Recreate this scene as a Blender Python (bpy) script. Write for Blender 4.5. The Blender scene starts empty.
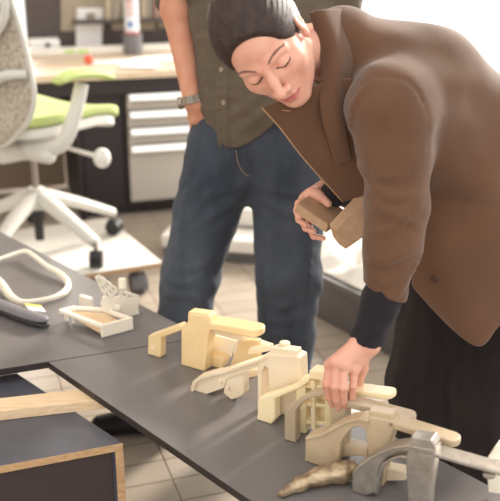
import bpy, bmesh, math, random
import numpy as np
from mathutils import Vector, Matrix, noise
try:
    import openvdb
except Exception:
    import pyopenvdb as openvdb
random.seed(7)
rng = np.random.default_rng(5)
PI = math.pi
SC = bpy.context.scene
COL = SC.collection
# ---------------------------------------------------------------- camera maths
H, T, FPX = 1.48, math.radians(20), 900.0
cT, sT = math.cos(T), math.sin(T)
def ray(x, y):
    a = (x - 250) / FPX; b = -(y - 250.5) / FPX
    return Vector((a, cT + b * sT, -sT + b * cT))
def P(x, y, D):
    """world point seen at photo position x,y standing D metres away along the floor"""
    d = ray(x, y); k = D / d.y
    return Vector((d.x * k, D, H + d.z * k))
def G(x, y, h=0.0):
    """world point seen at photo position x,y lying at height h"""
    d = ray(x, y); k = (h - H) / d.z
    return Vector((d.x * k, d.y * k, h))
def onplane(x, y, p0, n):
    d = ray(x, y); o = Vector((0, 0, H))
    k = (p0 - o).dot(n) / d.dot(n)
    return o + d * k
CR = Vector((1, 0, 0)); CU = Vector((0, sT, cT)); CB = Vector((0, -cT, sT))   # right, up, toward the viewer

# ---------------------------------------------------------------- materials
def lin(c):
    return tuple(((v / 255) / 12.92 if v / 255 <= .04045 else ((v / 255 + .055) / 1.055) ** 2.4) for v in c) + (1,)
def mat(name, c, rough=.5, metal=0, spec=.5, c2=None, nscale=20, bump=0, bscale=200, stretch=(1, 1, 1), detail=4, trans=0, sheen=0, sss=0, coat=0, contrast=(.3, .7)):
    m = bpy.data.materials.new(name); m.use_nodes = True
    nt = m.node_tree; b = nt.nodes['Principled BSDF']
    b.inputs['Base Color'].default_value = lin(c)
    b.inputs['Roughness'].default_value = rough; b.inputs['Metallic'].default_value = metal
    b.inputs['Specular IOR Level'].default_value = spec
    b.inputs['Sheen Weight'].default_value = sheen
    b.inputs['Coat Weight'].default_value = coat
    if sss:
        b.inputs['Subsurface Weight'].default_value = sss
        b.inputs['Subsurface Radius'].default_value = (.012, .005, .003); b.inputs['Subsurface Scale'].default_value = .6
    tc = nt.nodes.new('ShaderNodeTexCoord'); mp = nt.nodes.new('ShaderNodeMapping')
    mp.inputs['Scale'].default_value = stretch
    nt.links.new(tc.outputs['Object'], mp.inputs['Vector'])
    if c2 is not None:
        n = nt.nodes.new('ShaderNodeTexNoise'); n.inputs['Scale'].default_value = nscale; n.inputs['Detail'].default_value = detail
        r = nt.nodes.new('ShaderNodeValToRGB')
        r.color_ramp.elements[0].color = lin(c); r.color_ramp.elements[1].color = lin(c2)
        r.color_ramp.elements[0].position = contrast[0]; r.color_ramp.elements[1].position = contrast[1]
        nt.links.new(mp.outputs[0], n.inputs['Vector']); nt.links.new(n.outputs['Fac'], r.inputs['Fac'])
        nt.links.new(r.outputs['Color'], b.inputs['Base Color'])
    if bump:
        n2 = nt.nodes.new('ShaderNodeTexNoise'); n2.inputs['Scale'].default_value = bscale; n2.inputs['Detail'].default_value = 3
        bp = nt.nodes.new('ShaderNodeBump'); bp.inputs['Strength'].default_value = bump; bp.inputs['Distance'].default_value = .002
        nt.links.new(mp.outputs[0], n2.inputs['Vector']); nt.links.new(n2.outputs['Fac'], bp.inputs['Height'])
        nt.links.new(bp.outputs['Normal'], b.inputs['Normal'])
    return m
M = {}
M['cream'] = mat('cream_resin', (240, 214, 166), .42, c2=(232, 202, 150), nscale=14, bump=.15, bscale=120, sss=.1)
M['ivory'] = mat('ivory_resin', (236, 219, 192), .45, c2=(228, 208, 178), nscale=16, bump=.15, bscale=120, sss=.1)
M['pale'] = mat('pale_yellow_resin', (246, 230, 190), .4, c2=(240, 220, 174), nscale=12, bump=.12, bscale=120, sss=.1)
M['greige'] = mat('greige_resin', (186, 168, 142), .42, c2=(170, 152, 126), nscale=18, bump=.2, bscale=140)
M['taupe'] = mat('taupe_resin', (192, 172, 142), .45, c2=(176, 155, 126), nscale=18, bump=.2, bscale=140)
M['white_resin'] = mat('white_resin', (246, 240, 224), .4, c2=(238, 228, 208), nscale=12, bump=.1, bscale=100, sss=.1)
M['cast_metal'] = mat('cast_aluminium', (186, 178, 168), .4, metal=.8, c2=(160, 152, 143), nscale=40, bump=.3, bscale=180)
M['rough_cast'] = mat('rough_casting', (196, 174, 142), .35, metal=.55, c2=(104, 82, 60), nscale=38, bump=1.0, bscale=60, stretch=(1, 1, 2.2))
M['board'] = mat('grey_laminate', (112, 107, 106), .38, c2=(104, 99, 98), nscale=9, bump=.06, bscale=400)
M['board_edge'] = mat('board_edge_black', (52, 45, 43), .5, c2=(42, 36, 35), nscale=30)
M['ply_face'] = mat('film_faced_black_ply', (84, 85, 94), .28, c2=(72, 73, 82), nscale=14, bump=.15, bscale=300)
M['ply_edge'] = mat('ply_edge', (196, 162, 122), .6, c2=(158, 122, 86), nscale=60, stretch=(1, 1, 8))
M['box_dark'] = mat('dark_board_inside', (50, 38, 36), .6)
M['pine'] = mat('pine_wood', (234, 208, 174), .55, c2=(218, 186, 146), nscale=18, stretch=(1, 9, 9), bump=.1)
M['jacket'] = mat('brown_twill', (101, 71, 51), .85, c2=(88, 61, 43), nscale=7, bump=.35, bscale=700, sheen=.25, spec=.2)
M['jacket_in'] = mat('brown_lining', (72, 50, 36), .8, c2=(62, 42, 30), nscale=9, bump=.3, bscale=600, sheen=.1, spec=.2)
M['stitch'] = mat('seam_thread', (165, 130, 98), .8)
M['knit'] = mat('black_knit', (38, 33, 38), .9, c2=(30, 27, 31), nscale=40, bump=.6, bscale=500, sheen=.1, spec=.2)
M['trouser'] = mat('black_trouser_cloth', (40, 33, 34), .9, c2=(31, 26, 27), nscale=10, bump=.5, bscale=500, stretch=(6, 6, 1), sheen=.08, spec=.2)
M['denim'] = mat('blue_denim', (52, 58, 68), .85, c2=(86, 92, 102), nscale=9, bump=.6, bscale=420, stretch=(1, 1, .35), spec=.2, sheen=.05, contrast=(.35, .8))
M['denim_thread'] = mat('tan_denim_thread', (150, 125, 95), .8)
M['shirt'] = mat('olive_brown_shirt', (98, 86, 72), .8, c2=(86, 75, 63), nscale=8, bump=.3, bscale=500, spec=.25, sheen=.1)
M['shirt_button'] = mat('shirt_button', (150, 132, 112), .4)
M['skin'] = mat('skin', (220, 170, 148), .48, c2=(210, 152, 132), nscale=22, bump=.12, bscale=260, sss=.25, spec=.4)
M['skin_man'] = mat('tanned_skin', (206, 150, 122), .5, c2=(192, 132, 106), nscale=22, bump=.15, bscale=260, sss=.2, spec=.4)
M['lips'] = mat('lips', (186, 104, 98), .4, sss=.2)
M['brow'] = mat('brow_hair', (120, 84, 70), .8)
M['lash'] = mat('lash', (48, 34, 30), .7)
M['nail'] = mat('nail', (232, 182, 162), .3)
M['hair'] = mat('dark_brown_hair', (38, 26, 23), .55, c2=(60, 42, 36), nscale=30, bump=.9, bscale=60, stretch=(3.2, .35, 3.2), spec=.35)
M['steel'] = mat('watch_steel', (150, 140, 128), .3, metal=.9)
M['watch_dark'] = mat('watch_dial', (50, 46, 44), .3)
M['shoe'] = mat('black_leather', (28, 25, 26), .4, bump=.1)
M['block'] = mat('tan_model_board', (176, 142, 112), .7, c2=(162, 128, 98), nscale=50, bump=.2, bscale=300)
M['chair_frame'] = mat('light_grey_chair_plastic', (205, 202, 194), .4)
M['chair_white'] = mat('white_chair_plastic', (222, 220, 214), .4)
M['chair_green'] = mat('lime_green_cushion', (182, 196, 128), .8, c2=(172, 188, 116), nscale=30, bump=.2)
M['black_plastic'] = mat('black_plastic', (36, 33, 35), .45)
M['chrome'] = mat('grey_cylinder_metal', (160, 150, 142), .35, metal=.7)
M['white_board'] = mat('white_laminate', (236, 232, 224), .35, c2=(228, 223, 214), nscale=4)
M['dark_case'] = mat('dark_brown_cabinet', (44, 36, 38), .5)
M['drawer'] = mat('light_drawer_front', (186, 178, 168), .4)
M['maple'] = mat('maple_worktop', (222, 204, 180), .4, c2=(212, 190, 164), nscale=10, stretch=(1, 5, 1))
M['paper'] = mat('white_paper', (240, 238, 238), .7)
M['beige'] = mat('beige_pinboard_felt', (168, 156, 138), .9, c2=(156, 144, 128), nscale=30)
M['frame_dark'] = mat('dark_taupe_frame', (78, 68, 66), .5)
M['red'] = mat('red_print', (206, 84, 70), .5)
M['orange'] = mat('orange_red_plastic', (224, 96, 66), .5)
M['blue'] = mat('blue_print', (50, 110, 190), .5)
M['tube'] = mat('tube_white', (214, 218, 224), .4)
M['grey_pot'] = mat('grey_pot', (110, 108, 112), .5)
M['green'] = mat('green_plastic', (170, 205, 90), .5)
M['yellow'] = mat('yellow_paper', (238, 226, 110), .6)
M['case_grey'] = mat('grey_case_plastic', (92, 88, 88), .42)
M['sheet'] = mat('white_plastic_sheet', (228, 224, 216), .3, coat=.3)
M['pad_grey'] = mat('grey_pad', (108, 104, 108), .5)
M['binder_a'] = mat('grey_binder', (150, 142, 130), .7); M['binder_b'] = mat('dark_binder', (88, 78, 72), .7)
M['binder_c'] = mat('pinkish_binder', (150, 118, 106), .7); M['binder_d'] = mat('sand_binder', (176, 162, 142), .7)
M['bright_metal'] = mat('polished_handle', (250, 248, 244), .3, metal=1)
M['wall'] = mat('warm_white_plaster', (224, 214, 200), .8, c2=(216, 206, 192), nscale=3, bump=.1)
M['panel'] = mat('beige_wall_cladding', (150, 130, 112), .7)
M['win_frame'] = mat('window_frame_white', (232, 228, 220), .5)

def floor_mat():
    m = bpy.data.materials.new('floor_tiles'); m.use_nodes = True
    nt = m.node_tree; b = nt.nodes['Principled BSDF']
    tc = nt.nodes.new('ShaderNodeTexCoord'); mp = nt.nodes.new('ShaderNodeMapping')
    mp.inputs['Rotation'].default_value = (0, 0, -TILE_A)
    mp.inputs['Location'].default_value = TILE_OFF
    mp2 = nt.nodes.new('ShaderNodeTexBrick')
    mp2.offset = 0; mp2.offset_frequency = 1; mp2.squash = 1
    for k, v in (('Scale', 1.0), ('Mortar Size', .0028), ('Mortar Smooth', .3), ('Brick Width', TILE_W), ('Row Height', TILE_H), ('Bias', 0)):
        mp2.inputs[k].default_value = v
    mp2.inputs['Color1'].default_value = lin((190, 176, 160)); mp2.inputs['Color2'].default_value = lin((182, 168, 152)); mp2.inputs['Mortar'].default_value = lin((116, 98, 84))
    n = nt.nodes.new('ShaderNodeTexNoise'); n.inputs['Scale'].default_value = 5; n.inputs['Detail'].default_value = 6
    mx = nt.nodes.new('ShaderNodeMixRGB'); mx.blend_type = 'MULTIPLY'; mx.inputs[0].default_value = .35
    nt.links.new(tc.outputs['Object'], mp.inputs[0]); nt.links.new(mp.outputs[0], mp2.inputs['Vector'])
    nt.links.new(tc.outputs['Object'], n.inputs['Vector'])
    nt.links.new(mp2.outputs['Color'], mx.inputs[1]); nt.links.new(n.outputs['Fac'], mx.inputs[2])
    nt.links.new(mx.outputs[0], b.inputs['Base Color'])
    b.inputs['Roughness'].default_value = .3; b.inputs['Specular IOR Level'].default_value = .5
    bp = nt.nodes.new('ShaderNodeBump'); bp.inputs['Strength'].default_value = .5; bp.inputs['Distance'].default_value = .002; bp.invert = True
    nt.links.new(mp2.outputs['Fac'], bp.inputs['Height']); nt.links.new(bp.outputs['Normal'], b.inputs['Normal'])
    return m
TILE_A = math.radians(18.2); TILE_W, TILE_H = .232, .105
TILE_OFF = (0, 0, 0)

def mesh_weave(name='mesh_weave'):
    m = bpy.data.materials.new(name); m.use_nodes = True
    nt = m.node_tree; b = nt.nodes['Principled BSDF']
    tc = nt.nodes.new('ShaderNodeTexCoord'); v = nt.nodes.new('ShaderNodeTexVoronoi'); v.inputs['Scale'].default_value = 130
    mp = nt.nodes.new('ShaderNodeMapping'); mp.inputs['Scale'].default_value = (1, 1, .55)
    r = nt.nodes.new('ShaderNodeValToRGB'); r.color_ramp.elements[0].color = lin((140, 128, 112)); r.color_ramp.elements[1].color = lin((196, 186, 170))
    r.color_ramp.elements[0].position = .25; r.color_ramp.elements[1].position = .6
    nt.links.new(tc.outputs['Object'], mp.inputs[0]); nt.links.new(mp.outputs[0], v.inputs['Vector'])
    nt.links.new(v.outputs['Distance'], r.inputs['Fac']); nt.links.new(r.outputs['Color'], b.inputs['Base Color'])
    b.inputs['Roughness'].default_value = .8
    return m
M['weave'] = mesh_weave()

# ---------------------------------------------------------------- object helpers
def link(name, me, m=None, parent=None, smooth=False):
    o = bpy.data.objects.new(name, me); COL.objects.link(o)
    if m is not None:
        for mm in (m if isinstance(m, (list, tuple)) else [m]): me.materials.append(mm)
    if smooth:
        me.polygons.foreach_set('use_smooth', [True] * len(me.polygons))
    if parent is not None:
        o.parent = parent
        o.matrix_parent_inverse = parent_mats.get(parent.name, Matrix.Identity(4)).inverted()
    return o
parent_mats = {}
def thing(name, label, cat, loc=(0, 0, 0), group=None):
    o = bpy.data.objects.new(name, None); COL.objects.link(o); o.location = loc
    o.empty_display_size = .05
    parent_mats[o.name] = Matrix.Translation(Vector(loc))
    tag(o, label, cat, group); return o
def tag(o, label, cat, group=None):
    o['label'] = label; o['category'] = cat
    if group: o['group'] = group
    return o
def from_bm(name, bm, m, parent=None, smooth=False, bevel=0, seg=2, kind=None):
    bmesh.ops.recalc_face_normals(bm, faces=bm.faces[:])
    me = bpy.data.meshes.new(name); bm.to_mesh(me); bm.free()
    o = link(name, me, m, parent, smooth)
    if bevel:
        md = o.modifiers.new('Bevel', 'BEVEL'); md.width = bevel; md.segments = seg; md.limit_method = 'ANGLE'; md.angle_limit = math.radians(35)
        md.harden_normals = False
    if kind: o['kind'] = kind
    return o
def bm_box(bm, c, s, R=None):
    """box centred at c, full sizes s, rotated by R"""
    R = R or Matrix.Identity(3)
    vs = []
    for i in (-1, 1):
        for j in (-1, 1):
            for k in (-1, 1):
                vs.append(bm.verts.new(Vector(c) + R @ Vector((i * s[0] / 2, j * s[1] / 2, k * s[2] / 2))))
    for f in ((0, 1, 3, 2), (4, 6, 7, 5), (0, 4, 5, 1), (2, 3, 7, 6), (0, 2, 6, 4), (1, 5, 7, 3)):
        bm.faces.new([vs[i] for i in f])
def box(name, c, s, m, parent=None, rz=0, R=None, bevel=.002, kind=None):
    bm = bmesh.new(); bm_box(bm, c, s, R or Matrix.Rotation(rz, 3, 'Z'))
    return from_bm(name, bm, m, parent, bevel=bevel, kind=kind)
def bm_prism(bm, pts, off):
    """closed polygon pts extruded along vector off"""
    a = [bm.verts.new(p) for p in pts]; b = [bm.verts.new(Vector(p) + off) for p in pts]
    n = len(pts)
    bm.faces.new(a); bm.faces.new(b[::-1])
    for i in range(n): bm.faces.new((a[i], a[(i + 1) % n], b[(i + 1) % n], b[i]))
def bm_tube(bm, pts, rads, seg=12, closed=False, flat=(1, 1), upv=None):
    pts = [Vector(p) for p in pts]; n = len(pts)
    if not hasattr(rads, '__len__'): rads = [rads] * n
    rings = []
    up0 = Vector(upv) if upv is not None else None
    prev = None
    for i in range(n):
        if closed: t = (pts[(i + 1) % n] - pts[i - 1]).normalized()
        else: t = (pts[min(i + 1, n - 1)] - pts[max(i - 1, 0)]).normalized()
        if up0 is not None: u = up0 - t * up0.dot(t)
        elif prev is None:
            u = Vector((0, 0, 1)) if abs(t.z) < .9 else Vector((1, 0, 0)); u = u - t * u.dot(t)
        else: u = prev - t * prev.dot(t)
        u.normalize(); prev = u; w = t.cross(u)
        rings.append([bm.verts.new(pts[i] + (u * math.cos(a) * flat[0] + w * math.sin(a) * flat[1]) * rads[i]) for a in [2 * PI * k / seg for k in range(seg)]])
    m_ = n if closed else n - 1
    for i in range(m_):
        A, B = rings[i], rings[(i + 1) % n]
        for k in range(seg): bm.faces.new((A[k], A[(k + 1) % seg], B[(k + 1) % seg], B[k]))
    if not closed: bm.faces.new(rings[0][::-1]); bm.faces.new(rings[-1])
def spline(pts, n=8, closed=False):
    pts = [Vector(p) for p in pts]; N = len(pts); out = []
    rngi = range(N if closed else N - 1)
    for i in rngi:
        if closed: p0, p1, p2, p3 = pts[i - 1], pts[i], pts[(i + 1) % N], pts[(i + 2) % N]
        else: p0, p1, p2, p3 = pts[max(i - 1, 0)], pts[i], pts[i + 1], pts[min(i + 2, N - 1)]
        for k in range(n):
            t = k / n
            out.append(.5 * ((2 * p1) + (p2 - p0) * t + (2 * p0 - 5 * p1 + 4 * p2 - p3) * t * t + (3 * p1 - p0 - 3 * p2 + p3) * t ** 3))
    if not closed: out.append(pts[-1])
    return out
def tube(name, pts, r, m, parent=None, seg=12, closed=False, flat=(1, 1), upv=None, sp=0):
    if sp:
        if hasattr(r, '__len__'):
            rr = spline([Vector((v, 0, 0)) for v in r], sp, closed); r = [v.x for v in rr]
        pts = spline(pts, sp, closed)
    bm = bmesh.new(); bm_tube(bm, pts, r, seg, closed, flat, upv)
    return from_bm(name, bm, m, parent, smooth=True)
def cyl(name, p0, p1, r0, r1, m, parent=None, seg=24, bevel=.001):
    bm = bmesh.new(); bm_tube(bm, [p0, p1], [r0, r1], seg)
    return from_bm(name, bm, m, parent, smooth=False, bevel=bevel)
def sheet(name, rows, m, parent=None, thick=.004, sub=2, disp=0, dscale=6, seedv=0, n_off=-1):
    """cloth panel through a grid of points, with real thickness"""
    nr, nc = len(rows), len(rows[0])
    R1 = [spline(r, 5) for r in rows]
    cols = [spline([R1[i][j] for i in range(nr)], 5) for j in range(len(R1[0]))]
    bm = bmesh.new()
    V = []
    for c in cols:
        V.append([])
        for p in c:
            q = Vector(p)
            if disp:
                nv = noise.noise_vector(q * dscale + Vector((seedv, 0, 0))); q = q + nv * disp
            V[-1].append(bm.verts.new(q))
    for i in range(len(V) - 1):
        for j in range(len(V[0]) - 1):
            bm.faces.new((V[i][j], V[i + 1][j], V[i + 1][j + 1], V[i][j + 1]))
    o = from_bm(name, bm, m, parent, smooth=True)
    md = o.modifiers.new('Solid', 'SOLIDIFY'); md.thickness = thick; md.offset = n_off
    if sub: sd = o.modifiers.new('Sub', 'SUBSURF'); sd.levels = 1; sd.render_levels = 1
    return o

# ---------------------------------------------------------------- signed distance modelling
class Field:
    def __init__(s, lo, hi, res):
        s.lo = np.array(lo, float); s.res = res
        s.n = np.ceil((np.array(hi) - s.lo) / res).astype(int) + 1
        s.f = np.full(s.n, .08, np.float32)
        s.ax = [s.lo[i] + np.arange(s.n[i]) * res for i in range(3)]
    def _sub(s, lo, hi):
        a = np.clip(np.floor((np.array(lo) - s.lo) / s.res).astype(int), 0, s.n)
        b = np.clip(np.ceil((np.array(hi) - s.lo) / s.res).astype(int) + 1, 0, s.n)
        return a, b
    def apply(s, fn, lo, hi, k, mode='u', mg=.05):
        a, b = s._sub(np.array(lo) - mg, np.array(hi) + mg)
        if np.any(b <= a): return
        X, Y, Z = np.meshgrid(s.ax[0][a[0]:b[0]], s.ax[1][a[1]:b[1]], s.ax[2][a[2]:b[2]], indexing='ij')
        d = fn(X, Y, Z)
        sl = (slice(a[0], b[0]), slice(a[1], b[1]), slice(a[2], b[2]))
        g = s.f[sl]
        if mode == 'u':
            h = np.maximum(k - np.abs(g - d), 0) / k; r = np.minimum(g, d) - h * h * k * .25
        elif mode == 's':
            d = -d; h = np.maximum(k - np.abs(g - d), 0) / k; r = np.maximum(g, d) + h * h * k * .25
        elif mode == 'i':
            h = np.maximum(k - np.abs(g - d), 0) / k; r = np.maximum(g, d) + h * h * k * .25
        elif mode == 'add': r = g + d
        s.f[sl] = r.astype(np.float32)
    def cap(s, p, q, r0, r1, k=.01, mode='u', fl=None):
        """tapered capsule; fl=(axis vector, factor) flattens it along an axis"""
        p = np.array(p, float); q = np.array(q, float)
        mg = max(r0, r1) * 1.3
        lo = np.minimum(p, q) - mg; hi = np.maximum(p, q) + mg
        ba = q - p; L2 = max(ba @ ba, 1e-12)
        def fn(X, Y, Z):
            dx, dy, dz = X - p[0], Y - p[1], Z - p[2]
            h = np.clip((dx * ba[0] + dy * ba[1] + dz * ba[2]) / L2, 0, 1)
            ex, ey, ez = dx - ba[0] * h, dy - ba[1] * h, dz - ba[2] * h
            if fl is not None:
                u = fl[0]; pr = (ex * u[0] + ey * u[1] + ez * u[2]); fac = fl[1] - 1
                ex = ex + u[0] * pr * fac; ey = ey + u[1] * pr * fac; ez = ez + u[2] * pr * fac
            return np.sqrt(ex * ex + ey * ey + ez * ez) - (r0 + (r1 - r0) * h)
        s.apply(fn, lo, hi, k, mode, mg=max(.03, k))
    def chain(s, pts, rads, k=.01, mode='u', fl=None):
        for i in range(len(pts) - 1): s.cap(pts[i], pts[i + 1], rads[i], rads[i + 1], k, mode, fl)
    def ell(s, c, r, k=.01, mode='u', R=None):
        c = np.array(c, float); r = np.array(r, float); m = r.max()
        Rm = np.array(R) if R is not None else np.eye(3)     # columns = local axes
        def fn(X, Y, Z):
            dx, dy, dz = X - c[0], Y - c[1], Z - c[2]
            l = [(dx * Rm[0, i] + dy * Rm[1, i] + dz * Rm[2, i]) for i in range(3)]
            k0 = np.sqrt(sum((l[i] / r[i]) ** 2 for i in range(3))); k1 = np.sqrt(sum((l[i] / r[i] ** 2) ** 2 for i in range(3))) + 1e-9
            return k0 * (k0 - 1) / k1
        s.apply(fn, c - m, c + m, k, mode, mg=max(.03, k))
    def snap(s, p):
        """slide a point along the line of sight onto the modelled surface"""
        o = Vector((0, 0, H)); d = (p - o).normalized(); t0 = (p - o).length - .12
        for i in range(130):
            q = o + d * (t0 + i * .002); k = [int(round((q[j] - s.lo[j]) / s.res)) for j in range(3)]
            if all(0 <= k[j] < s.n[j] for j in range(3)) and s.f[k[0], k[1], k[2]] < 0: return q
        return p
    def crease(s, pts, amp, w, taper=True):
        """soft fold (amp > 0 raises, amp < 0 sinks) along a path"""
        pts = [s.snap(p) for p in spline([Vector(p) for p in pts], 6)]; A_ = np.array([tuple(p) for p in pts]); n = len(A_)
        lo = A_.min(0) - 3.2 * w; hi = A_.max(0) + 3.2 * w
        def fn(X, Y, Z):
            best = np.zeros(np.broadcast(X, Y, Z).shape)
            for i in range(n):
                k = math.sin(PI * (i + .7) / (n + .4)) ** .7 if taper else 1
                d2 = (X - A_[i, 0]) ** 2 + (Y - A_[i, 1]) ** 2 + (Z - A_[i, 2]) ** 2
                best = np.maximum(best, k * np.exp(-d2 / (w * w)))
            return -amp * best
        s.apply(fn, lo, hi, 1, 'add', mg=0)
    def disp(s, fn):
        X, Y, Z = np.meshgrid(*s.ax, indexing='ij', sparse=True)
        s.f = (s.f + fn(X, Y, Z)).astype(np.float32)
    def mesh(s, name, m, parent=None, matrix=None, smooth_iter=0, matfn=None):
        g = openvdb.FloatGrid(); g.background = .08
        g.copyFromArray(s.f)
        pts, quads = g.convertToQuads(isovalue=0.0) if False else (None, None)
        out = g.convertToQuads(0.0)
        pts, quads = out[0], out[1]
        pts = pts.astype(np.float64) * s.res + s.lo
        me = bpy.data.meshes.new(name)
        me.vertices.add(len(pts)); me.vertices.foreach_set('co', pts.ravel())
        me.loops.add(len(quads) * 4); me.loops.foreach_set('vertex_index', quads[:, ::-1].astype(np.int32).ravel())
        me.polygons.add(len(quads)); me.polygons.foreach_set('loop_start', np.arange(0, len(quads) * 4, 4, dtype=np.int32))
        me.update(calc_edges=True); me.validate()
        # outward normals
        bm = bmesh.new(); bm.from_mesh(me)
        bmesh.ops.recalc_face_normals(bm, faces=bm.faces[:])
        for _ in range(smooth_iter): bmesh.ops.smooth_vert(bm, verts=bm.verts[:], factor=.5, use_axis_x=True, use_axis_y=True, use_axis_z=True)
        bm.to_mesh(me); bm.free()
        o = link(name, me, m, parent, True)
        if matfn is not None:
            nP = len(me.polygons); cen = np.zeros(nP * 3); me.polygons.foreach_get('center', cen)
            me.polygons.foreach_set('material_index', matfn(cen.reshape(-1, 3)).astype(np.int32))
        if matrix is not None: o.matrix_world = matrix
        return o
def lump(seed, n, freq, amp, aniso=(1, 1, 1)):
    """sum of random waves, used to wrinkle cloth"""
    r = np.random.default_rng(seed); W = r.normal(size=(n, 3)) * np.array(aniso) * freq; ph = r.uniform(0, 2 * PI, n)
    def f(X, Y, Z):
        out = 0
        for i in range(n): out = out + np.sin(W[i, 0] * X + W[i, 1] * Y + W[i, 2] * Z + ph[i])
        return out * (amp / math.sqrt(n))
    return f
def folds(pairs):
    """list of (p, q, radius, depth): raised cloth folds running from p to q"""
    return pairs

# ================================================================= SETTING
def struct(name, c, s, m, rz=0, bevel=0):
    o = box(name, c, s, m, rz=rz, bevel=bevel); o['kind'] = 'structure'; return o
# tile grid: rows along 18 degrees
_q = G(110 + 180 / 3.333, 390 + 232 / 3.333)       # a grout crossing seen on the floor
_c, _s = math.cos(TILE_A), math.sin(TILE_A)
TILE_OFF = (-(_q.x * _c + _q.y * _s) % TILE_W, -(-_q.x * _s + _q.y * _c) % TILE_H, 0)
M['floor'] = floor_mat()
bm = bmesh.new(); bm_box(bm, (1.25, 3.2, -.05), (11.5, 9.6, .1)); fl = from_bm('floor', bm, M['floor']); fl['kind'] = 'structure'
# back wall with two openings
WY = 7.0
def wall_piece(n, x0, x1, z0, z1):
    return bm_box(n, ((x0 + x1) / 2, WY + .1, (z0 + z1) / 2), (x1 - x0, .2, z1 - z0))
bm = bmesh.new()
SIL = .50
wl0, wl1 = -1.98, -1.47      # narrow window seen beside the chair
wr0, wr1 = .35, 6.4           # wide glazing behind the woman
wall_piece(bm, -4.5, wl0, 0, 5.5); wall_piece(bm, wl0, wl1, 0, SIL); wall_piece(bm, wl0, wl1, 2.6, 5.5); wall_piece(bm, wl1, wr0, 0, 5.5)
wall_piece(bm, wr0, wr1, 5.2, 5.5); wall_piece(bm, wr0, wr1, 0, .12); wall_piece(bm, wr1, 7.0, 0, 5.5)
o = from_bm('wall_back', bm, M['wall']); o['kind'] = 'structure'
def glass_mat():
    m = bpy.data.materials.new('window_glass'); m.use_nodes = True; nt = m.node_tree
    nt.nodes.remove(nt.nodes['Principled BSDF'])
    t = nt.nodes.new('ShaderNodeBsdfTransparent'); g = nt.nodes.new('ShaderNodeBsdfGlossy'); g.inputs['Roughness'].default_value = .02
    mx = nt.nodes.new('ShaderNodeMixShader'); mx.inputs[0].default_value = .06
    nt.links.new(t.outputs[0], mx.inputs[1]); nt.links.new(g.outputs[0], mx.inputs[2]); nt.links.new(mx.outputs[0], nt.nodes['Material Output'].inputs[0])
    return m
M['glass'] = glass_mat()
def window(name, x0, x1, z0, z1, nm):
    bm = bmesh.new(); f = .05
    for (a, b, c, d) in ((x0, x1, z0, z0 + f), (x0, x1, z1 - f, z1), (x0, x0 + f, z0, z1), (x1 - f, x1, z0, z1)):
        bm_box(bm, ((a + b) / 2, WY + .1, (c + d) / 2), (b - a, .08, d - c))
    for k in range(1, nm):
        x = x0 + (x1 - x0) * k / nm; bm_box(bm, (x, WY + .1, (z0 + z1) / 2), (.05, .08, z1 - z0))
    o = from_bm(name, bm, M['win_frame']); o['kind'] = 'structure'
    box('pane', ((x0 + x1) / 2, WY + .12, (z0 + z1) / 2), (x1 - x0 - .02, .006, z1 - z0 - .02), M['glass'], o, bevel=0)
window('window_1', wl0, wl1, SIL, 2.6, 1)
window('window_2', wr0, wr1, .12, 5.2, 5)
struct('wall_left', (-4.6, 3.2, 2.75), (.2, 9.6, 5.5), M['wall'])
struct('ceiling', (1.25, 5.2, 5.55), (11.5, 4.0, .1), M['wall'])
struct('baseboard_back', ((-4.5 + wr0) / 2, WY - .01, .05), (wr0 + 4.5, .02, .1), M['win_frame'])

# ================================================================= WORK TABLE
TH = .48
dE = Vector((.661, -.750, 0))
b_back = Vector((-.18, 2.165, 0))
def backpt(s): return b_back + dE * s
c1 = G(48, 362, TH); seamdir = (G(182, 341, TH) - c1).normalized()
# intersection of the seam line with the back edge
def isect(p, d, q, e):
    den = d.x * e.y - d.y * e.x; k = ((q.x - p.x) * e.y - (q.y - p.y) * e.x) / den
    return p + d * k
c2 = isect(c1, seamdir, b_back, dE); c2.z = TH
def board(name, pts, m_top, m_edge, th, label):
    bm = bmesh.new(); bm_prism(bm, [Vector((p.x, p.y, TH)) for p in pts], Vector((0, 0, -th)))
    bmesh.ops.recalc_face_normals(bm, faces=bm.faces[:])
    for f in bm.faces: f.material_index = 0 if abs(f.normal.z) > .5 else 1
    o = from_bm(name, bm, [m_top, m_edge], bevel=.0012); tag(o, label, 'board'); return o
perp = seamdir.cross(Vector((0, 0, 1)))
gap = Vector((-.0015, .002, 0))
board('table_board', [c1, c2, c2 + dE * 1.05, c1 + dE * 1.05], M['board'], M['board_edge'], .018,
      'long dark grey board carrying the row of cream and metal models')
board('table_board', [c1 + gap, c2 + gap, c2 - dE * 1.5 + gap, c2 - dE * 1.5 - seamdir * 1.2, c1 - seamdir * .9 + gap], M['board'], M['board_edge'], .018,
      'wide dark grey board at left under the white loop frame and cream box frame')
def trestle(pts, label):
    t = thing('trestle', label, 'trestle', (pts[0].x, pts[0].y, 0))
    top = TH - .018
    d = (pts[1] - pts[0]).normalized(); rz = math.atan2(d.y, d.x); mid = (pts[0] + pts[1]) / 2
    box('crossbar', (mid.x, mid.y, top - .02), ((pts[1] - pts[0]).length, .04, .04), M['black_plastic'], t, rz=rz)
    for p in pts:
        box('leg', (p.x, p.y, (top - .04) / 2), (.04, .04, top - .04), M['black_plastic'], t, rz=rz)
trestle([c2 + dE * .95 - seamdir * .1, c1 + dE * .95 + seamdir * .1], 'black trestle under the long grey board at its near end')
trestle([c2 - dE * 1.2 - seamdir * .15, c2 - dE * 1.2 - seamdir * .9], 'black trestle under the wide left grey board')

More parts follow.
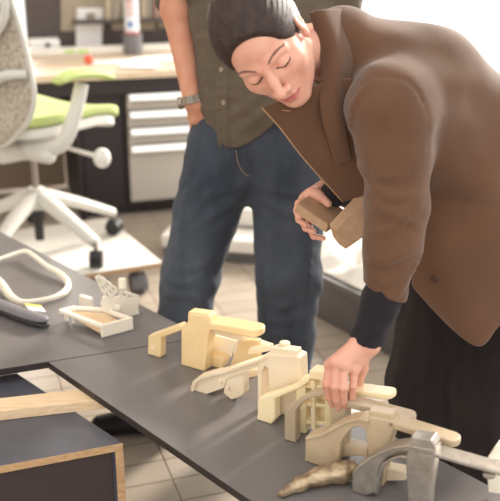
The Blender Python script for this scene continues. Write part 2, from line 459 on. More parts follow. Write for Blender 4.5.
# plywood box in the foreground
BH = .437
q1 = G(123, 443, BH); q2 = G(0, 466, BH); q0 = G(18, 374, BH)
fd = (q2 - q1).normalized(); rd = (q0 - q1).normalized()
t = thing('plywood_box', 'black faced plywood box with raw edges standing under the grey boards', 'box', (q1.x, q1.y, 0))
A, B, C, D_ = q1, q1 + fd * .62, q1 + fd * .62 + rd * .44, q1 + rd * .44
inn = .0
bm = bmesh.new()
bm_prism(bm, [A, B, C, D_], Vector((0, 0, -.018)))
bmesh.ops.recalc_face_normals(bm, faces=bm.faces[:])
for f in bm.faces: f.material_index = 0 if abs(f.normal.z) > .5 else 1
from_bm('top_panel', bm, [M['ply_face'], M['ply_edge']], t, bevel=.001)
def vpanel(name, a, b, z0, z1, th, nrm, mface, medge):
    bm = bmesh.new()
    bm_prism(bm, [Vector((a.x, a.y, z0)), Vector((b.x, b.y, z0)), Vector((b.x, b.y, z1)), Vector((a.x, a.y, z1))], nrm * th)
    bmesh.ops.recalc_face_normals(bm, faces=bm.faces[:])
    for f in bm.faces: f.material_index = 0 if abs(f.normal.dot(nrm)) > .8 else 1
    return from_bm(name, bm, [mface, medge], t, bevel=.001)
nr = fd; zt = BH - .0185
vpanel('side_panel', A, D_, 0, zt, .018, fd, M['ply_face'], M['ply_edge'])
vpanel('side_panel', B, C, 0, zt, .018, -fd, M['ply_face'], M['ply_edge'])
vpanel('back_panel', D_ + fd * .0185, C - fd * .0185, 0, zt, .018, -rd, M['ply_face'], M['ply_edge'])
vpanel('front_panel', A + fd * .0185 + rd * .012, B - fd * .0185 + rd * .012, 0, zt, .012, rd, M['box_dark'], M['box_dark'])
# timber batten
p1 = G(0, 398, .462); p2 = G(100, 387, .462); p3 = G(0, 411, .462)
bd = (p2 - p1).normalized(); bn = Vector((-bd.y, bd.x, 0))
s0 = p1 - bd * .35; L = .35 + (G(96, 390, .462) - p1).length + .05
wdt = abs((p3 - p1).dot(bn))
bm = bmesh.new(); bm_prism(bm, [s0, s0 + bd * L, s0 + bd * L - bn * wdt, s0 - bn * wdt], Vector((0, 0, -.0245)))
o = from_bm('timber_batten', bm, M['pine'], bevel=.0012); tag(o, 'pale pine batten lying on the black plywood box', 'batten')

# ================================================================= MODELS ON THE BOARD
MD = math.radians(-31)
mdir = Vector((math.cos(MD), math.sin(MD), 0)); mn = Vector((-math.sin(MD), math.cos(MD), 0))   # mn points away from viewer
def model_plane(px):
    return G(px[0], px[1], TH)
def trace(base, off, poly, f):
    p0 = base + mn * off
    out = []
    for (x, y) in poly:
        X, Y = f(x, y); q = onplane(X, Y, p0, mn)
        if q.z < TH + .012: q.z = TH + .0005
        out.append(q)
    return out
def plate(name, base, poly, f, off, th, m, parent, bevel=.004, seg=3):
    pts = trace(base, off, poly, f)
    bm = bmesh.new(); bm_prism(bm, pts, mn * th)
    return from_bm(name, bm, m, parent, bevel=bevel, seg=seg)
def rnd(poly, n=5, keep=()):
    """round a traced outline, leaving the listed corners sharp"""
    return poly
f1 = lambda x, y: (140 + x / 5, 290 + y / 5)
f2 = lambda x, y: (185 + x / 4.167, 300 + y / 4.167)
f3 = lambda x, y: (240 + x / 4.167, 340 + y / 4.167)
f4 = lambda x, y: (300 + x / 4.167, 380 + y / 4.167)
f5 = lambda x, y: (380 + x / 4.167, 380 + y / 4.167)
f0 = lambda x, y: (x, y)
def boss(name, base, c, f, off, r, l, m, parent):
    p0 = base + mn * off; X, Y = f(*c); q = onplane(X, Y, p0, mn)
    return cyl(name, q, q - mn * l, r, r * .9, m, parent, 16, .0008)
# arm length end block: rounded pad seen from above
def pad_arm(name, base, a, b, f, off, depth, h, m, parent, over=0.0):
    """level bar from photo point a to b (front top edge), rounded far end"""
    p0 = base + mn * off
    A_ = onplane(*f(*a), p0, mn); B_ = onplane(*f(*b), p0, mn)
    d = (B_ - A_); d.z = 0; L_ = d.length; d.normalize(); slope = (B_.z - A_.z) / L_
    outline = [A_, ]
    n = 8; r = depth / 2
    pts = [A_.copy()]
    for k in range(n + 1):
        a_ = -PI / 2 + PI * k / n
        s = L_ - r * .8 + math.cos(a_) * r * .8; w = r + math.sin(a_) * r
        pts.append(A_ + d * s + mn * w + Vector((0, 0, slope * s)))
    pts.append(A_ + mn * depth)
    bm = bmesh.new(); bm_prism(bm, pts, Vector((0, 0, -h)))
    return from_bm(name, bm, m, parent, bevel=.003, seg=3)

# --- model one: cream
def mk(label, base, mat_, grp=None):
    return thing('armrest_support_model', label, 'model', (base.x, base.y, TH), grp)
b1 = G(184, 366, TH)
t = mk('warm cream resin model farthest back in the row, with a square topped tower', b1, M['cream'])
plate('tower', b1, [(205, 185), (238, 160), (238, 118), (345, 132), (352, 170), (340, 240), (322, 412), (222, 394), (214, 372), (205, 366)], f1, 0, .034, M['cream'], t, .003)
plate('cap', b1, [(243, 108), (340, 121), (345, 136), (240, 121)], f1, .003, .026, M['cream'], t, .001)
plate('arm', b1, [(40, 230), (198, 172), (206, 186), (206, 203), (104, 240), (102, 343), (38, 335)], f1, .004, .024, M['cream'], t, .003)
boss('peg', b1, (65, 292), f1, .004, .004, .003, M['ivory'], t); boss('peg', b1, (63, 318), f1, .004, .003, .003, M['ivory'], t)
pad_arm('pad_arm', b1, (95, 95), (303, 132), f2, 0, .05, .017, M['cream'], t)
plate('web', b1, [(95, 140), (130, 148), (215, 172), (190, 240), (150, 236), (85, 238), (78, 215)], f2, .06, .006, M['white_resin'], t, .001)
plate('web', b1, [(92, 112), (240, 150), (240, 170), (215, 168), (92, 134)], f2, .02, .03, M['ivory'], t, .002)
plate('rear_foot', b1, [(85, 222), (150, 240), (160, 262), (150, 285), (80, 292)], f2, .03, .03, M['cream'], t, .004)
plate('rear_foot', b1, [(185, 262), (225, 168), (300, 170), (310, 330), (250, 330), (205, 300)], f2, .055, .02, M['cream'], t, .003)
plate('rear_arm', b1, [(230, 165), (300, 175), (355, 195), (352, 212), (300, 200), (240, 182)], f2, .09, .02, M['ivory'], t, .003)
# --- model two: ivory with a blade
b2 = G(262, 412, TH)
t = mk('ivory resin model with a long curved flat blade pointing left', b2, M['ivory'])
plate('blade', b2, [(20, 383), (22, 362), (32, 340), (52, 322), (100, 308), (170, 293), (235, 270), (300, 250), (335, 232), (335, 262), (300, 280), (245, 302), (200, 318), (170, 330), (160, 366), (90, 374)], f2, .004, .02, M['ivory'], t, .004)
plate('flange', b2, [(20, 383), (22, 362), (32, 340), (52, 322), (100, 308), (170, 293), (235, 270), (300, 250), (335, 232), (338, 243), (300, 262), (235, 282), (170, 305), (105, 320), (62, 334), (42, 350), (34, 370), (32, 383)], f2, -.003, .028, M['ivory'], t, .0015)
plate('foot', b2, [(162, 322), (245, 300), (243, 392), (225, 405), (192, 400), (160, 388)], f2, .008, .026, M['ivory'], t, .003)
boss('peg', b2, (148, 338), f2, .004, .0055, .005, M['ivory'], t); boss('peg', b2, (178, 366), f2, .004, .0045, .005, M['ivory'], t); boss('peg', b2, (318, 292), f2, .0, .004, .004, M['ivory'], t)
plate('tower', b2, [(300, 252), (352, 220), (372, 226), (450, 232), (478, 242), (482, 330), (476, 462), (385, 470), (350, 440), (345, 290), (330, 276), (320, 300), (322, 512), (300, 506)], f2, 0, .036, M['ivory'], t, .004)
plate('cap', b2, [(352, 205), (372, 198), (462, 212), (468, 236), (440, 232), (356, 226)], f2, .006, .024, M['ivory'], t, .002)
_q = onplane(*f2(415, 205), b2 + mn * .03, mn); cyl('knob', _q, _q + Vector((0, 0, .017)), .0125, .0115, M['ivory'], t, 12, .002)
plate('rear_arm', b2, [(262, 208), (345, 190), (350, 214), (262, 232)], f2, .10, .02, M['ivory'], t, .002)
plate('rear_bar', b2, [(250, 300), (300, 292), (300, 318), (250, 326)], f2, .05, .02, M['ivory'], t, .002)
# --- model three: pale yellow with ladder tower
b3 = G(262, 422, TH)
t = mk('pale yellow resin model with an open ladder tower beneath the reaching hand', b3, M['pale'])
plate('arm', b3, [(70, 330), (72, 262), (80, 240), (150, 218), (232, 190), (250, 165), (288, 150), (292, 172), (250, 205), (180, 232), (144, 248), (146, 330), (130, 344), (82, 344)], f3, 0, .026, M['pale'], t, .004)
plate('cap', b3, [(288, 126), (352, 137), (380, 142), (380, 172), (288, 162)], f3, .0, .032, M['pale'], t, .002)
for x0, x1, y1 in ((234, 272, 384), (296, 312, 380), (352, 388, 430)):
    plate('post', b3, [(x0, 190 if x0 < 250 else 165), (x1, 176), (x1, y1), (x0, y1 - 8)], f3, .004, .026, M['pale'], t, .002)
for y in (186, 262, 336):
    plate('rung', b3, [(268, y), (392, y + 10), (392, y + 26), (268, y + 14)], f3, .008, .022, M['pale'], t, .002)
plate('back_web', b3, [(300, 180), (385, 190), (385, 340), (300, 330)], f3, .03, .006, M['pale'], t, .001)
pad_arm('pad_arm', b3, (320, 386), (392, 395.5), f0, .0, .038, .012, M['pale'], t)
# --- model four: greige
b4 = G(291, 442, TH)
t = mk('greige model with a thin curved arm, touched by the reaching hand', b4, M['greige'])
plate('arm', b4, [(184, 428), (184, 312), (198, 290), (225, 262), (262, 236), (300, 220), (350, 212), (420, 216), (420, 236), (350, 236), (305, 240), (265, 258), (236, 290), (230, 302), (231, 424), (215, 436)], f3, 0, .024, M['greige'], t, .003)
plate('tower', b4, [(372, 225), (440, 225), (436, 520), (420, 520), (404, 478), (380, 450)], f3, .0, .03, M['greige'], t, .003)
pad_arm('pad_arm', b4, (338, 399), (412.5, 419), f0, .0, .034, .014, M['greige'], t)
# --- model five: taupe
b5 = G(312, 464, TH)
t = mk('taupe resin model with a broad arched arm and stepped block on top', b5, M['taupe'])
plate('arm', b5, [(20, 346), (22, 240), (45, 234), (85, 226), (140, 196), (195, 170), (245, 162), (285, 170), (300, 190), (278, 215), (262, 200), (240, 195), (215, 204), (188, 232), (168, 268), (163, 340), (122, 364)], f4, .0, .03, M['taupe'], t, .003)
plate('flange', b5, [(21, 240), (45, 233), (85, 225), (140, 195), (195, 169), (245, 161), (285, 169), (283, 181), (245, 173), (200, 181), (148, 207), (92, 237), (50, 247), (24, 254)], f4, -.0035, .036, M['taupe'], t, .0015)
plate('cap', b5, [(285, 128), (385, 145), (388, 172), (285, 158)], f4, .006, .026, M['taupe'], t, .002)
plate('tower', b5, [(268, 180), (284, 152), (392, 172), (392, 200), (372, 262), (352, 350), (345, 452), (310, 445), (290, 400), (282, 300)], f4, .0, .034, M['taupe'], t, .003)
plate('lower_bar', b5, [(163, 262), (230, 274), (282, 292), (285, 322), (230, 318), (163, 325)], f4, .018, .026, M['taupe'], t, .003)
plate('rear_foot', b5, [(320, 360), (440, 385), (440, 420), (350, 440), (320, 440)], f4, .018, .028, M['ivory'], t, .003)
pad_arm('pad_arm', b5, (388, 421), (457, 443), f0, .0, .036, .014, M['taupe'], t)
# --- model six: cast metal
b6 = G(364, 496, TH)
t = mk('bare grey cast metal model nearest the viewer, with an arched arm', b6, M['cast_metal'])
plate('arm', b6, [(215, 466), (216, 388), (240, 362), (282, 330), (330, 303), (390, 280), (460, 272), (500, 285), (500, 320), (455, 300), (410, 302), (362, 325), (332, 362), (322, 400), (318, 472), (272, 486)], f4, .0, .026, M['cast_metal'], t, .004)
plate('flange', b6, [(215, 388), (240, 361), (282, 329), (330, 302), (390, 279), (460, 271), (460, 283), (392, 291), (336, 314), (290, 339), (250, 369), (228, 394)], f4, -.0035, .032, M['cast_metal'], t, .0015)
plate('inner_arch', b6, [(310, 398), (335, 350), (375, 325), (420, 314), (468, 322), (468, 500), (448, 500), (446, 335), (415, 328), (380, 338), (348, 366), (330, 410), (322, 470), (312, 470)], f4, .004, .018, M['cast_metal'], t, .002)
plate('cap', b6, [(128, 236), (213, 250), (230, 275), (228, 292), (128, 276)], f5, .0, .03, M['cast_metal'], t, .002)
plate('tower', b6, [(108, 310), (128, 272), (232, 290), (224, 350), (205, 470), (200, 560), (118, 560), (108, 400)], f5, .0, .032, M['cast_metal'], t, .003)
pad_arm('pad_arm', b6, (420, 449), (525, 479), f0, .0, .034, .009, M['cast_metal'], t)
plate('end_stub', b6, [(425, 388), (480, 398), (478, 414), (450, 418), (428, 408)], f5, .006, .02, M['cast_metal'], t, .003)
# --- rough casting
F_ = Field((-.05, 1.2, .44), (.35, 1.7, .60), .002)
cp = [G(281, 494, TH + .008), G(300, 484, TH + .014), G(322, 476, TH + .018), G(340, 472, TH + .02), G(350, 470, TH + .022)]
F_.chain(cp, [.006, .013, .018, .021, .019], k=.01)
F_.disp(lump(3, 14, 100, .0009)); 
F_.apply(lambda X, Y, Z: (TH + .0008 - Z), (-.1, 1.2, .4), (.4, 1.8, .6), .001, 'i')
o = F_.mesh('rough_casting', M['rough_cast']); tag(o, 'rough unfinished silvery brown metal casting lying at the near end of the row', 'casting')
# white block at right end of table
wq = onplane(492, 468, b6 + mn * .10, mn)
t = thing('white_model_part', 'small white angular part behind the metal arm at right edge', 'model', (wq.x, wq.y, TH))
plate('body', b6 + mn * .10, [(440, 335), (452, 318), (520, 330), (520, 480), (450, 470)], f5, 0, .05, M['white_resin'], t, .003)
plate('lip', b6 + mn * .10, [(452, 318), (478, 280), (540, 262), (540, 330)], f5, .012, .03, M['white_resin'], t, .002)

# ================================================================= LEFT BOARD ITEMS
f7 = lambda x, y: (x / 5, 240 + y / 5)
lp = []
for (x, y, h) in [(-30, 108, .02), (40, 82, .022), (125, 58, .024), (170, 82, .024), (230, 128, .02), (300, 170, .017), (340, 215, .014), (325, 258, .013), (270, 288, .012), (190, 304, .012), (110, 312, .014), (60, 290, .016), (20, 240, .02), (-20, 190, .022), (-80, 150, .022)]:
    X, Y = f7(x, y); lp.append(G(X, Y, TH + h))
o = tube('loop_frame', lp, [.006, .006, .0075, .008, .0075, .0095, .0115, .010, .0075, .0065, .0085, .012, .014, .010, .007], M['white_resin'], closed=True, sp=6, flat=(1.15, .75))
tag(o, 'white plastic loop frame lying on the left board', 'frame')
lp = [f7(-60, 305), f7(0, 322), f7(70, 350), f7(150, 378), f7(215, 395), f7(240, 398)]
t = thing('curved_pad', 'dark grey curved pad with a black underside at left edge of the board', 'pad', G(10, 318, TH))
lp_ = [G(X, Y, TH + .024) for X, Y in lp]
tube('pad_top', lp_, [.018, .018, .018, .018, .015, .008], M['pad_grey'], t, sp=5, flat=(.55, 1.2), upv=(0, 0, 1))
tube('pad_base', [p + Vector((.002, -.006, -.0135)) for p in lp_], [.013, .013, .013, .013, .011, .006], M['black_plastic'], t, sp=5, flat=(.7, 1.2), upv=(0, 0, 1))
_q = G(*f7(195, 425), TH); cyl('peg', _q + Vector((0, 0, .0005)), _q + Vector((0, 0, .014)), .0045, .0045, M['black_plastic'], t, 12, .0005)
# yellow note
nq = [G(*f7(120, 318), TH + .034), G(*f7(205, 328), TH + .033), G(*f7(230, 360), TH + .026), G(*f7(145, 352), TH + .028)]
o = sheet('paper_tag', [[nq[0], nq[1]], [nq[3], nq[2]]], M['paper'], None, .0008, 0)
o.modifiers[0].thickness = .0008
o2 = sheet('yellow_strip', [[nq[0] + (nq[0] - nq[3]) * .02 + Vector((0, 0, .0007)), nq[1] + Vector((0, 0, .0007))], [nq[0] * .72 + nq[3] * .28 + Vector((0, 0, .0007)), nq[1] * .72 + nq[2] * .28 + Vector((0, 0, .0007))]], M['yellow'], o, .0005, 0)
tag(o, 'small white paper tag with a yellow edge on the grey pad', 'tag')
# cream box frame with perforated wing
f6 = lambda x, y: (50 + x / 5, 260 + y / 5)
cen = G(105, 325, TH)
t = thing('box_frame_model', 'cream box frame model with a perforated upright wing on left board', 'model', cen)
# rim: quadrilateral frame standing on table
zr = TH + .036
K = [G(*f6(*p), zr) for p in ((58, 246), (262, 322), (402, 286), (275, 240), (120, 232))]
def rimbar(a, b, w, h, nm='rim'):
    d = (b - a); d.z = 0; L_ = d.length; d.normalize(); rz = math.atan2(d.y, d.x); mid = (a + b) / 2
    box(nm, (mid.x, mid.y, zr - h / 2), (L_ + w, w, h), M['white_resin'], t, rz=rz, bevel=.002)
rimbar(K[0], K[1], .012, .010); rimbar(K[1], K[2], .010, .035); rimbar(K[2], K[3], .009, .012); rimbar(K[3], K[4], .009, .010); rimbar(K[4], K[0], .012, .012)
bm = bmesh.new(); bm_prism(bm, [K[0] * .9 + K[3] * .1 + Vector((0, 0, -.012)), K[1] + Vector((0, 0, -.026)), K[2] + Vector((0, 0, -.03)), K[3] + Vector((0, 0, -.014)), K[4] + Vector((0, 0, -.014))], Vector((0, 0, -.004)))
from_bm('floor_plate', bm, M['pine'], t)
for p in ((85, 305), (120, 318)):
    q = G(*f6(*p), TH); cyl('peg', q + Vector((0, 0, .0005)), q + Vector((0, 0, .027)), .005, .005, M['white_resin'], t, 10, .001)
box('tab', tuple(G(*f6(180, 210), TH + .018)), (.042, .012, .035), M['white_resin'], t, rz=-.6)
# wing : curved grid sheet with holes
WD = cen.y + .03
def wing_pt(x, y):
    X, Y = f6(x, y); q = P(X, Y, WD + .00035 * (x - 340)); q.z = max(q.z, TH + .001); return q
def wing(name, quad, nx, ny, frac, base_th=.006, bend=.0):
    """bars crossing: perforated plate"""
    bm = bmesh.new()
    a, b, c, d = [wing_pt(*q) for q in quad]
    def at(u, v): return (a * (1 - u) + b * u) * (1 - v) + (d * (1 - u) + c * u) * v
    n = Vector((0, 1, 0))
    def bar(u0, u1, v0, v1):
        bm_prism(bm, [at(u0, v0), at(u1, v0), at(u1, v1), at(u0, v1)], n * base_th)
    w = frac
    for i in range(nx + 1): u = i / nx * (1 - w / nx); bar(u, u + w / nx, 0, 1)
    for j in range(ny + 1): v = j / ny * (1 - w / ny); bar(0, 1, v, v + w / ny)
    return from_bm(name, bm, M['white_resin'], t, bevel=.0008, seg=1)
wing('wing_grid', [(222, 88), (245, 75), (345, 150), (290, 215)], 3, 3, .4)
wing('wing_grid', [(345, 150), (452, 182), (440, 240), (350, 215)], 3, 2, .4)
bm = bmesh.new(); bm_prism(bm, [wing_pt(*p) for p in ((262, 185), (300, 195), (350, 180), (400, 200), (450, 183), (440, 240), (445, 290), (462, 335), (435, 345), (400, 300), (330, 280), (278, 262), (250, 220))], Vector((0, .008, 0)))
from_bm('wing_plate', bm, M['white_resin'], t, bevel=.002)
cw = wing_pt(335, 240); cyl('hub', cw, cw - Vector((0, .006, 0)), .012, .009, M['white_resin'], t, 16, .002)
cw = wing_pt(360, 150); cyl('knob', cw + Vector((0, .01, 0)), cw + Vector((0, .014, .028)), .0115, .0105, M['white_resin'], t, 14, .002)

# ================================================================= HEADS, HANDS, BODIES
def head_field(res=.002, female=True):
    F = Field((-.10, -.125, -.16), (.10, .14, .14), res)
    F.ell((0, -.014, .034), (.072, .09, .082), .02)
    F.ell((0, .03, -.03), (.060, .058, .078), .03)
    F.ell((0, .028, .045), (.061, .058, .052), .02)
    for s in (-1, 1):
        F.cap((s * .050, .0, -.055), (s * .013, .062, -.096), .021, .016, .02)
        F.ell((s * .040, .056, -.024), (.021, .02, .02), .022)
        F.cap((s * .014, .082, .017), (s * .044, .068, .015), .009, .007, .014)
    F.ell((0, .072, -.094), (.017, .014, .014), .016)
    F.ell((0, .073, -.066), (.024, .018, .022), .02)
    for s in (-1, 1): F.ell((s * .030, .098, -.003), (.019, .018, .0125), .014, 's')
    for s in (-1, 1): F.ell((s * .031, .0715, -.003), (.0155, .0155, .013), .004)
    F.chain([(0, .088, .010), (0, .1, -.015), (0, .112, -.033)], [.0075, .0078, .0095], .012)
    F.ell((0, .113, -.036), (.0105, .010, .009), .006)
    for s in (-1, 1):
        F.ell((s * .0115, .1, -.041), (.008, .0095, .0075), .005)
        F.ell((s * .006, .108, -.046), (.0035, .005, .003), .003, 's')
    # eyelid crease
    for s in (-1, 1):
        pts = [(s * (.031 + .014 * math.sin(a)), .0845 - .0035 * (a / 1.1) ** 2, -.003 + .0105 * math.cos(a)) for a in np.linspace(-1.15, 1.15, 7)]
        F.chain(pts, [.0012] * 7, .002, 's')
    # lips
    F.chain([(-.022, .079, -.068), (-.009, .0895, -.0645), (0, .0905, -.066), (.009, .0895, -.0645), (.022, .079, -.068)], [.002, .0048, .0042, .0048, .002], .004)
    F.chain([(-.019, .0795, -.071), (-.006, .0885, -.0745), (.006, .0885, -.0745), (.019, .0795, -.071)], [.002, .0056, .0056, .002], .004)
    F.chain([(-.023, .0815, -.0685), (-.009, .0945, -.0695), (0, .0955, -.0702), (.009, .0945, -.0695), (.023, .0815, -.0685)], [.0014, .0016, .0016, .0016, .0014], .002, 's')
    # ears
    for s in (-1, 1):
        F.ell((s * .0745, -.006, -.004), (.007, .016, .028), .006)
        F.ell((s * .0815, -.002, .000), (.004, .009, .016), .004, 's')
        F.ell((s * .073, .002, -.030), (.006, .007, .008), .006)
    return F
def head_mats(c):
    x, y, z = np.abs(c[:, 0]), c[:, 1], c[:, 2]
    idx = np.zeros(len(c))
    lip_h = np.where(z > -.0698, .0062 - .00035 * (x / .0035) ** 1.0 * 1.0, .0078 - (x / .0225) ** 2 * .0065)
    lips = (y > .079) & (x < .0225) & (np.abs(z + .0698) < np.maximum(lip_h, .0005))
    idx[lips] = 1
    # lashes at the lower rim of the lowered lid
    zl = -.0085 + .35 * np.maximum(0, (np.abs(x - .031) - .0)) ** 1.0 * .6
    lash = (y > .066) & (np.abs(x - .031) < .0155) & (np.abs(z - zl) < .0019)
    idx[lash] = 2
    zb = .0195 + .006 * (1 - ((x - .034) / .02) ** 2)
    brow = (y > .055) & (x > .013) & (x < .053) & (np.abs(z - zb) < .0024 - .0015 * np.clip((x - .035) / .02, 0, 1))
    idx[brow] = 3
    return idx
def hair_field(res=.0025):
    F = Field((-.12, -.19, -.13), (.12, .13, .16), res)
    F.ell((0, -.016, .036), (.080, .099, .092), .01)
    F.ell((0, .022, .05), (.069, .072, .062), .02)
    F.ell((0, -.06, -.01), (.066, .055, .06), .03)
    # clear the face, ears and neck
    F.ell((0, .155, .0), (.105, .105, .115), .012, 's')
    F.ell((0, .10, -.06), (.11, .09, .105), .012, 's')
    for s in (-1, 1): F.ell((s * .088, .012, -.026), (.02, .030, .040), .008, 's')
    F.ell((0, -.02, -.13), (.1, .12, .065), .01, 's')
    # knot at the back
    F.ell((0, -.128, .02), (.036, .032, .036), .012)
    def strands(X, Y, Z):
        a = np.arctan2(X, Z - .02 + 1e-6 * Y)
        return (.0005 * np.sin(a * 46 + 8 * Y) + .0006 * np.sin(a * 91 + 3 + 14 * Y) + .0004 * np.sin(a * 23 + 20 * Y)) * np.clip((.06 - Y) / .05, 0, 1)
    F.disp(strands)
    return F
def frame_matrix(c, L_, Fw, Up):
    return Matrix(((L_.x, Fw.x, Up.x, c.x), (L_.y, Fw.y, Up.y, c.y), (L_.z, Fw.z, Up.z, c.z), (0, 0, 0, 1)))
def cam_vec(a, b, c): return (CR * a + CU * b + CB * c).normalized()
def hand_field(wrist, mcps, fingers, thumb, r=.0085, palm_r=.0105, res=.0013, forearm=None, hand_n=None):
    allp = [wrist] + mcps + [p for f in fingers for p in f] + thumb + ([forearm] if forearm is not None else [])
    A_ = np.array([tuple(p) for p in allp]); F = Field(A_.min(0) - .035, A_.max(0) + .035, res)
    wl = mcps[0] - mcps[-1]; wl.normalize()
    w0 = wrist + wl * .014; w1 = wrist - wl * .014
    n = len(mcps)
    for i, m_ in enumerate(mcps):
        w = w0.lerp(w1, i / (n - 1)); F.cap(w, m_, .0135, palm_r, .014)
    for i in range(n - 1): F.cap(mcps[i], mcps[i + 1], palm_r * .9, palm_r * .9, .01)
    if forearm is not None:
        F.cap(wrist + wl * .009, forearm + wl * .008, .0175, .019, .015); F.cap(wrist - wl * .009, forearm - wl * .008, .0175, .019, .015)
    # fingers in their own field so that they stay apart
    for i, f in enumerate(fingers):
        pts = [mcps[i]] + list(f)
        sc = [1.0, 1.0, .98, .86][i]
        rr = [palm_r * .92, r * 1.0 * sc, r * .9 * sc, r * .72 * sc]
        for j in range(3): F.cap(pts[j], pts[j + 1], rr[j], rr[j + 1], .0022 if j else .0035)
        F.ell(pts[1], (r * 1.08 * sc,) * 3, .003)
        F.ell(mcps[i], (palm_r * 1.04,) * 3, .004)
    tp = thumb
    for j in range(len(tp) - 1):
        rr = [.0165, .0125, .0105, .0085]
        F.cap(tp[j], tp[j + 1], rr[j], rr[j + 1], .006 if j else .015)
    return F
def join(objs, name, parent):
    """merge several meshes (world coordinates) into one mesh object"""
    verts = []; faces = []; mats = []; mi = []; off = 0
    for o in objs:
        Mx = o.matrix_world if o.matrix_basis is None else o.matrix_basis
        me = o.data
        co = np.zeros(len(me.vertices) * 3); me.vertices.foreach_get('co', co); co = co.reshape(-1, 3)
        Mm = np.array(o.matrix_basis); co = co @ Mm[:3, :3].T + Mm[:3, 3]
        li = np.zeros(len(me.loops), np.int32); me.loops.foreach_get('vertex_index', li)
        ls = np.zeros(len(me.polygons), np.int32); me.polygons.foreach_get('loop_start', ls)
        pm = np.zeros(len(me.polygons), np.int32); me.polygons.foreach_get('material_index', pm)
        mp_ = []
        for m_ in me.materials:
            if m_ not in mats: mats.append(m_)
            mp_.append(mats.index(m_))
        verts.append(co); faces.append((li + off, ls)); mi.append(np.array(mp_)[pm] if len(mp_) else pm); off += len(co)
    me = bpy.data.meshes.new(name)
    V = np.concatenate(verts); me.vertices.add(len(V)); me.vertices.foreach_set('co', V.ravel())
    LI = np.concatenate([f[0] for f in faces]); lo = 0; LS = []
    for f in faces: LS.append(f[1] + lo); lo += len(f[0])
    LS = np.concatenate(LS)
    me.loops.add(len(LI)); me.loops.foreach_set('vertex_index', LI.astype(np.int32))
    me.polygons.add(len(LS)); me.polygons.foreach_set('loop_start', LS.astype(np.int32))
    me.update(calc_edges=True)
    for o in objs:
        d = o.data; bpy.data.objects.remove(o); bpy.data.meshes.remove(d)
    ob = link(name, me, mats, parent, True)
    me.polygons.foreach_set('material_index', np.concatenate(mi).astype(np.int32))
    return ob

# ----------------------------------------------------------------- WOMAN
W = thing('person', 'woman in a brown jacket with dark tied back hair, bending over and reaching down', 'person', (.5, 1.98, 0))
Fw = cam_vec(.06, -.77, .635); Uh = cam_vec(-.60, .45, .66); Uh = (Uh - Fw * Uh.dot(Fw)).normalized(); Lh = Uh.cross(Fw) * 1.0
Lh = Uh.cross(Fw)
if Lh.x < 0: Lh = -Lh
Hc = P(265, 43, 1.72)
MH = frame_matrix(Hc, Lh, Fw, Uh)
hp = head_field(.0017).mesh('head_tmp', [M['skin'], M['lips'], M['lash'], M['brow']], matfn=head_mats); hp.matrix_basis = MH
hair = hair_field(.002).mesh('hair', M['hair']); hair.parent = W; hair.matrix_parent_inverse = parent_mats[W.name].inverted(); hair.matrix_basis = MH
neck0 = Hc + Lh * 0 - Uh * .06 - Fw * .03
neckb = P(352, 50, 1.86)
S_n = P(388, 105, 1.70); S_f = P(352, 60, 2.02)
chest = P(402, 92, 1.88); waist = P(462, 160, 1.93); pelv = P(512, 235, 1.98)
E_n = P(402, 210, 1.64); Wr_n = P(366, 336, 1.572)
E_f = P(385, 178, 1.96); Wr_f = P(330, 196, 1.835)
kn1 = P(428, 385, 1.99); kn2 = P(492, 380, 1.90)
an1 = Vector((kn1.x + .03, kn1.y + .06, .09)); an2 = Vector((kn2.x + .03, kn2.y + .03, .09))
hip1 = P(455, 262, 2.0); hip2 = P(520, 262, 1.93)
F_ = Field((-.1, 1.5, .0), (.95, 2.3, 1.45), .006)
F_.chain([neck0, neckb], [.052, .058], .03)
F_.chain([neckb, chest, waist, pelv], [.07, .10, .10, .11], .05)
F_.chain([S_n, chest, S_f], [.05, .07, .05], .04)
F_.chain([S_n, E_n, P(382, 303, 1.60)], [.045, .037, .024], .02); F_.chain([S_f, E_f, Wr_f.lerp(E_f, .25)], [.045, .037, .027], .02)
F_.chain([hip1, kn1, an1], [.075, .05, .035], .03); F_.chain([hip2, kn2, an2], [.075, .05, .035], .03)
torso = F_.mesh('torso_tmp', M['skin'])
# near hand: hangs down, fingers on the model
f8 = lambda x, y: (320 + x / 4.55, 320 + y / 4.55)
def Q(x, y, D): return P(*f8(x, y), D)
HD = 1.553
mc = [Q(45, 205, HD - .006), Q(72, 190, HD - .014), Q(110, 205, HD - .012), Q(158, 222, HD - .002)]
fg = [[Q(30, 290, HD - .018), Q(38, 345, HD - .008), Q(58, 392, HD + .006)],
      [Q(65, 300, HD - .026), Q(72, 362, HD - .016), Q(90, 415, HD + .0)],
      [Q(106, 308, HD - .026), Q(108, 370, HD - .014), Q(118, 420, HD + .002)],
      [Q(150, 300, HD - .012), Q(146, 350, HD - .006), Q(150, 392, HD + .004)]]
th = [Q(190, 150, HD + .02), Q(190, 220, HD + .035), Q(170, 290, HD + .045), Q(140, 350, HD + .045)]
wr = Q(208, 108, HD + .008)
hn = hand_field(wr, mc, fg, th, r=.0082, palm_r=.0098, forearm=Q(246, 30, HD + .02)).mesh('hand_tmp', M['skin'])
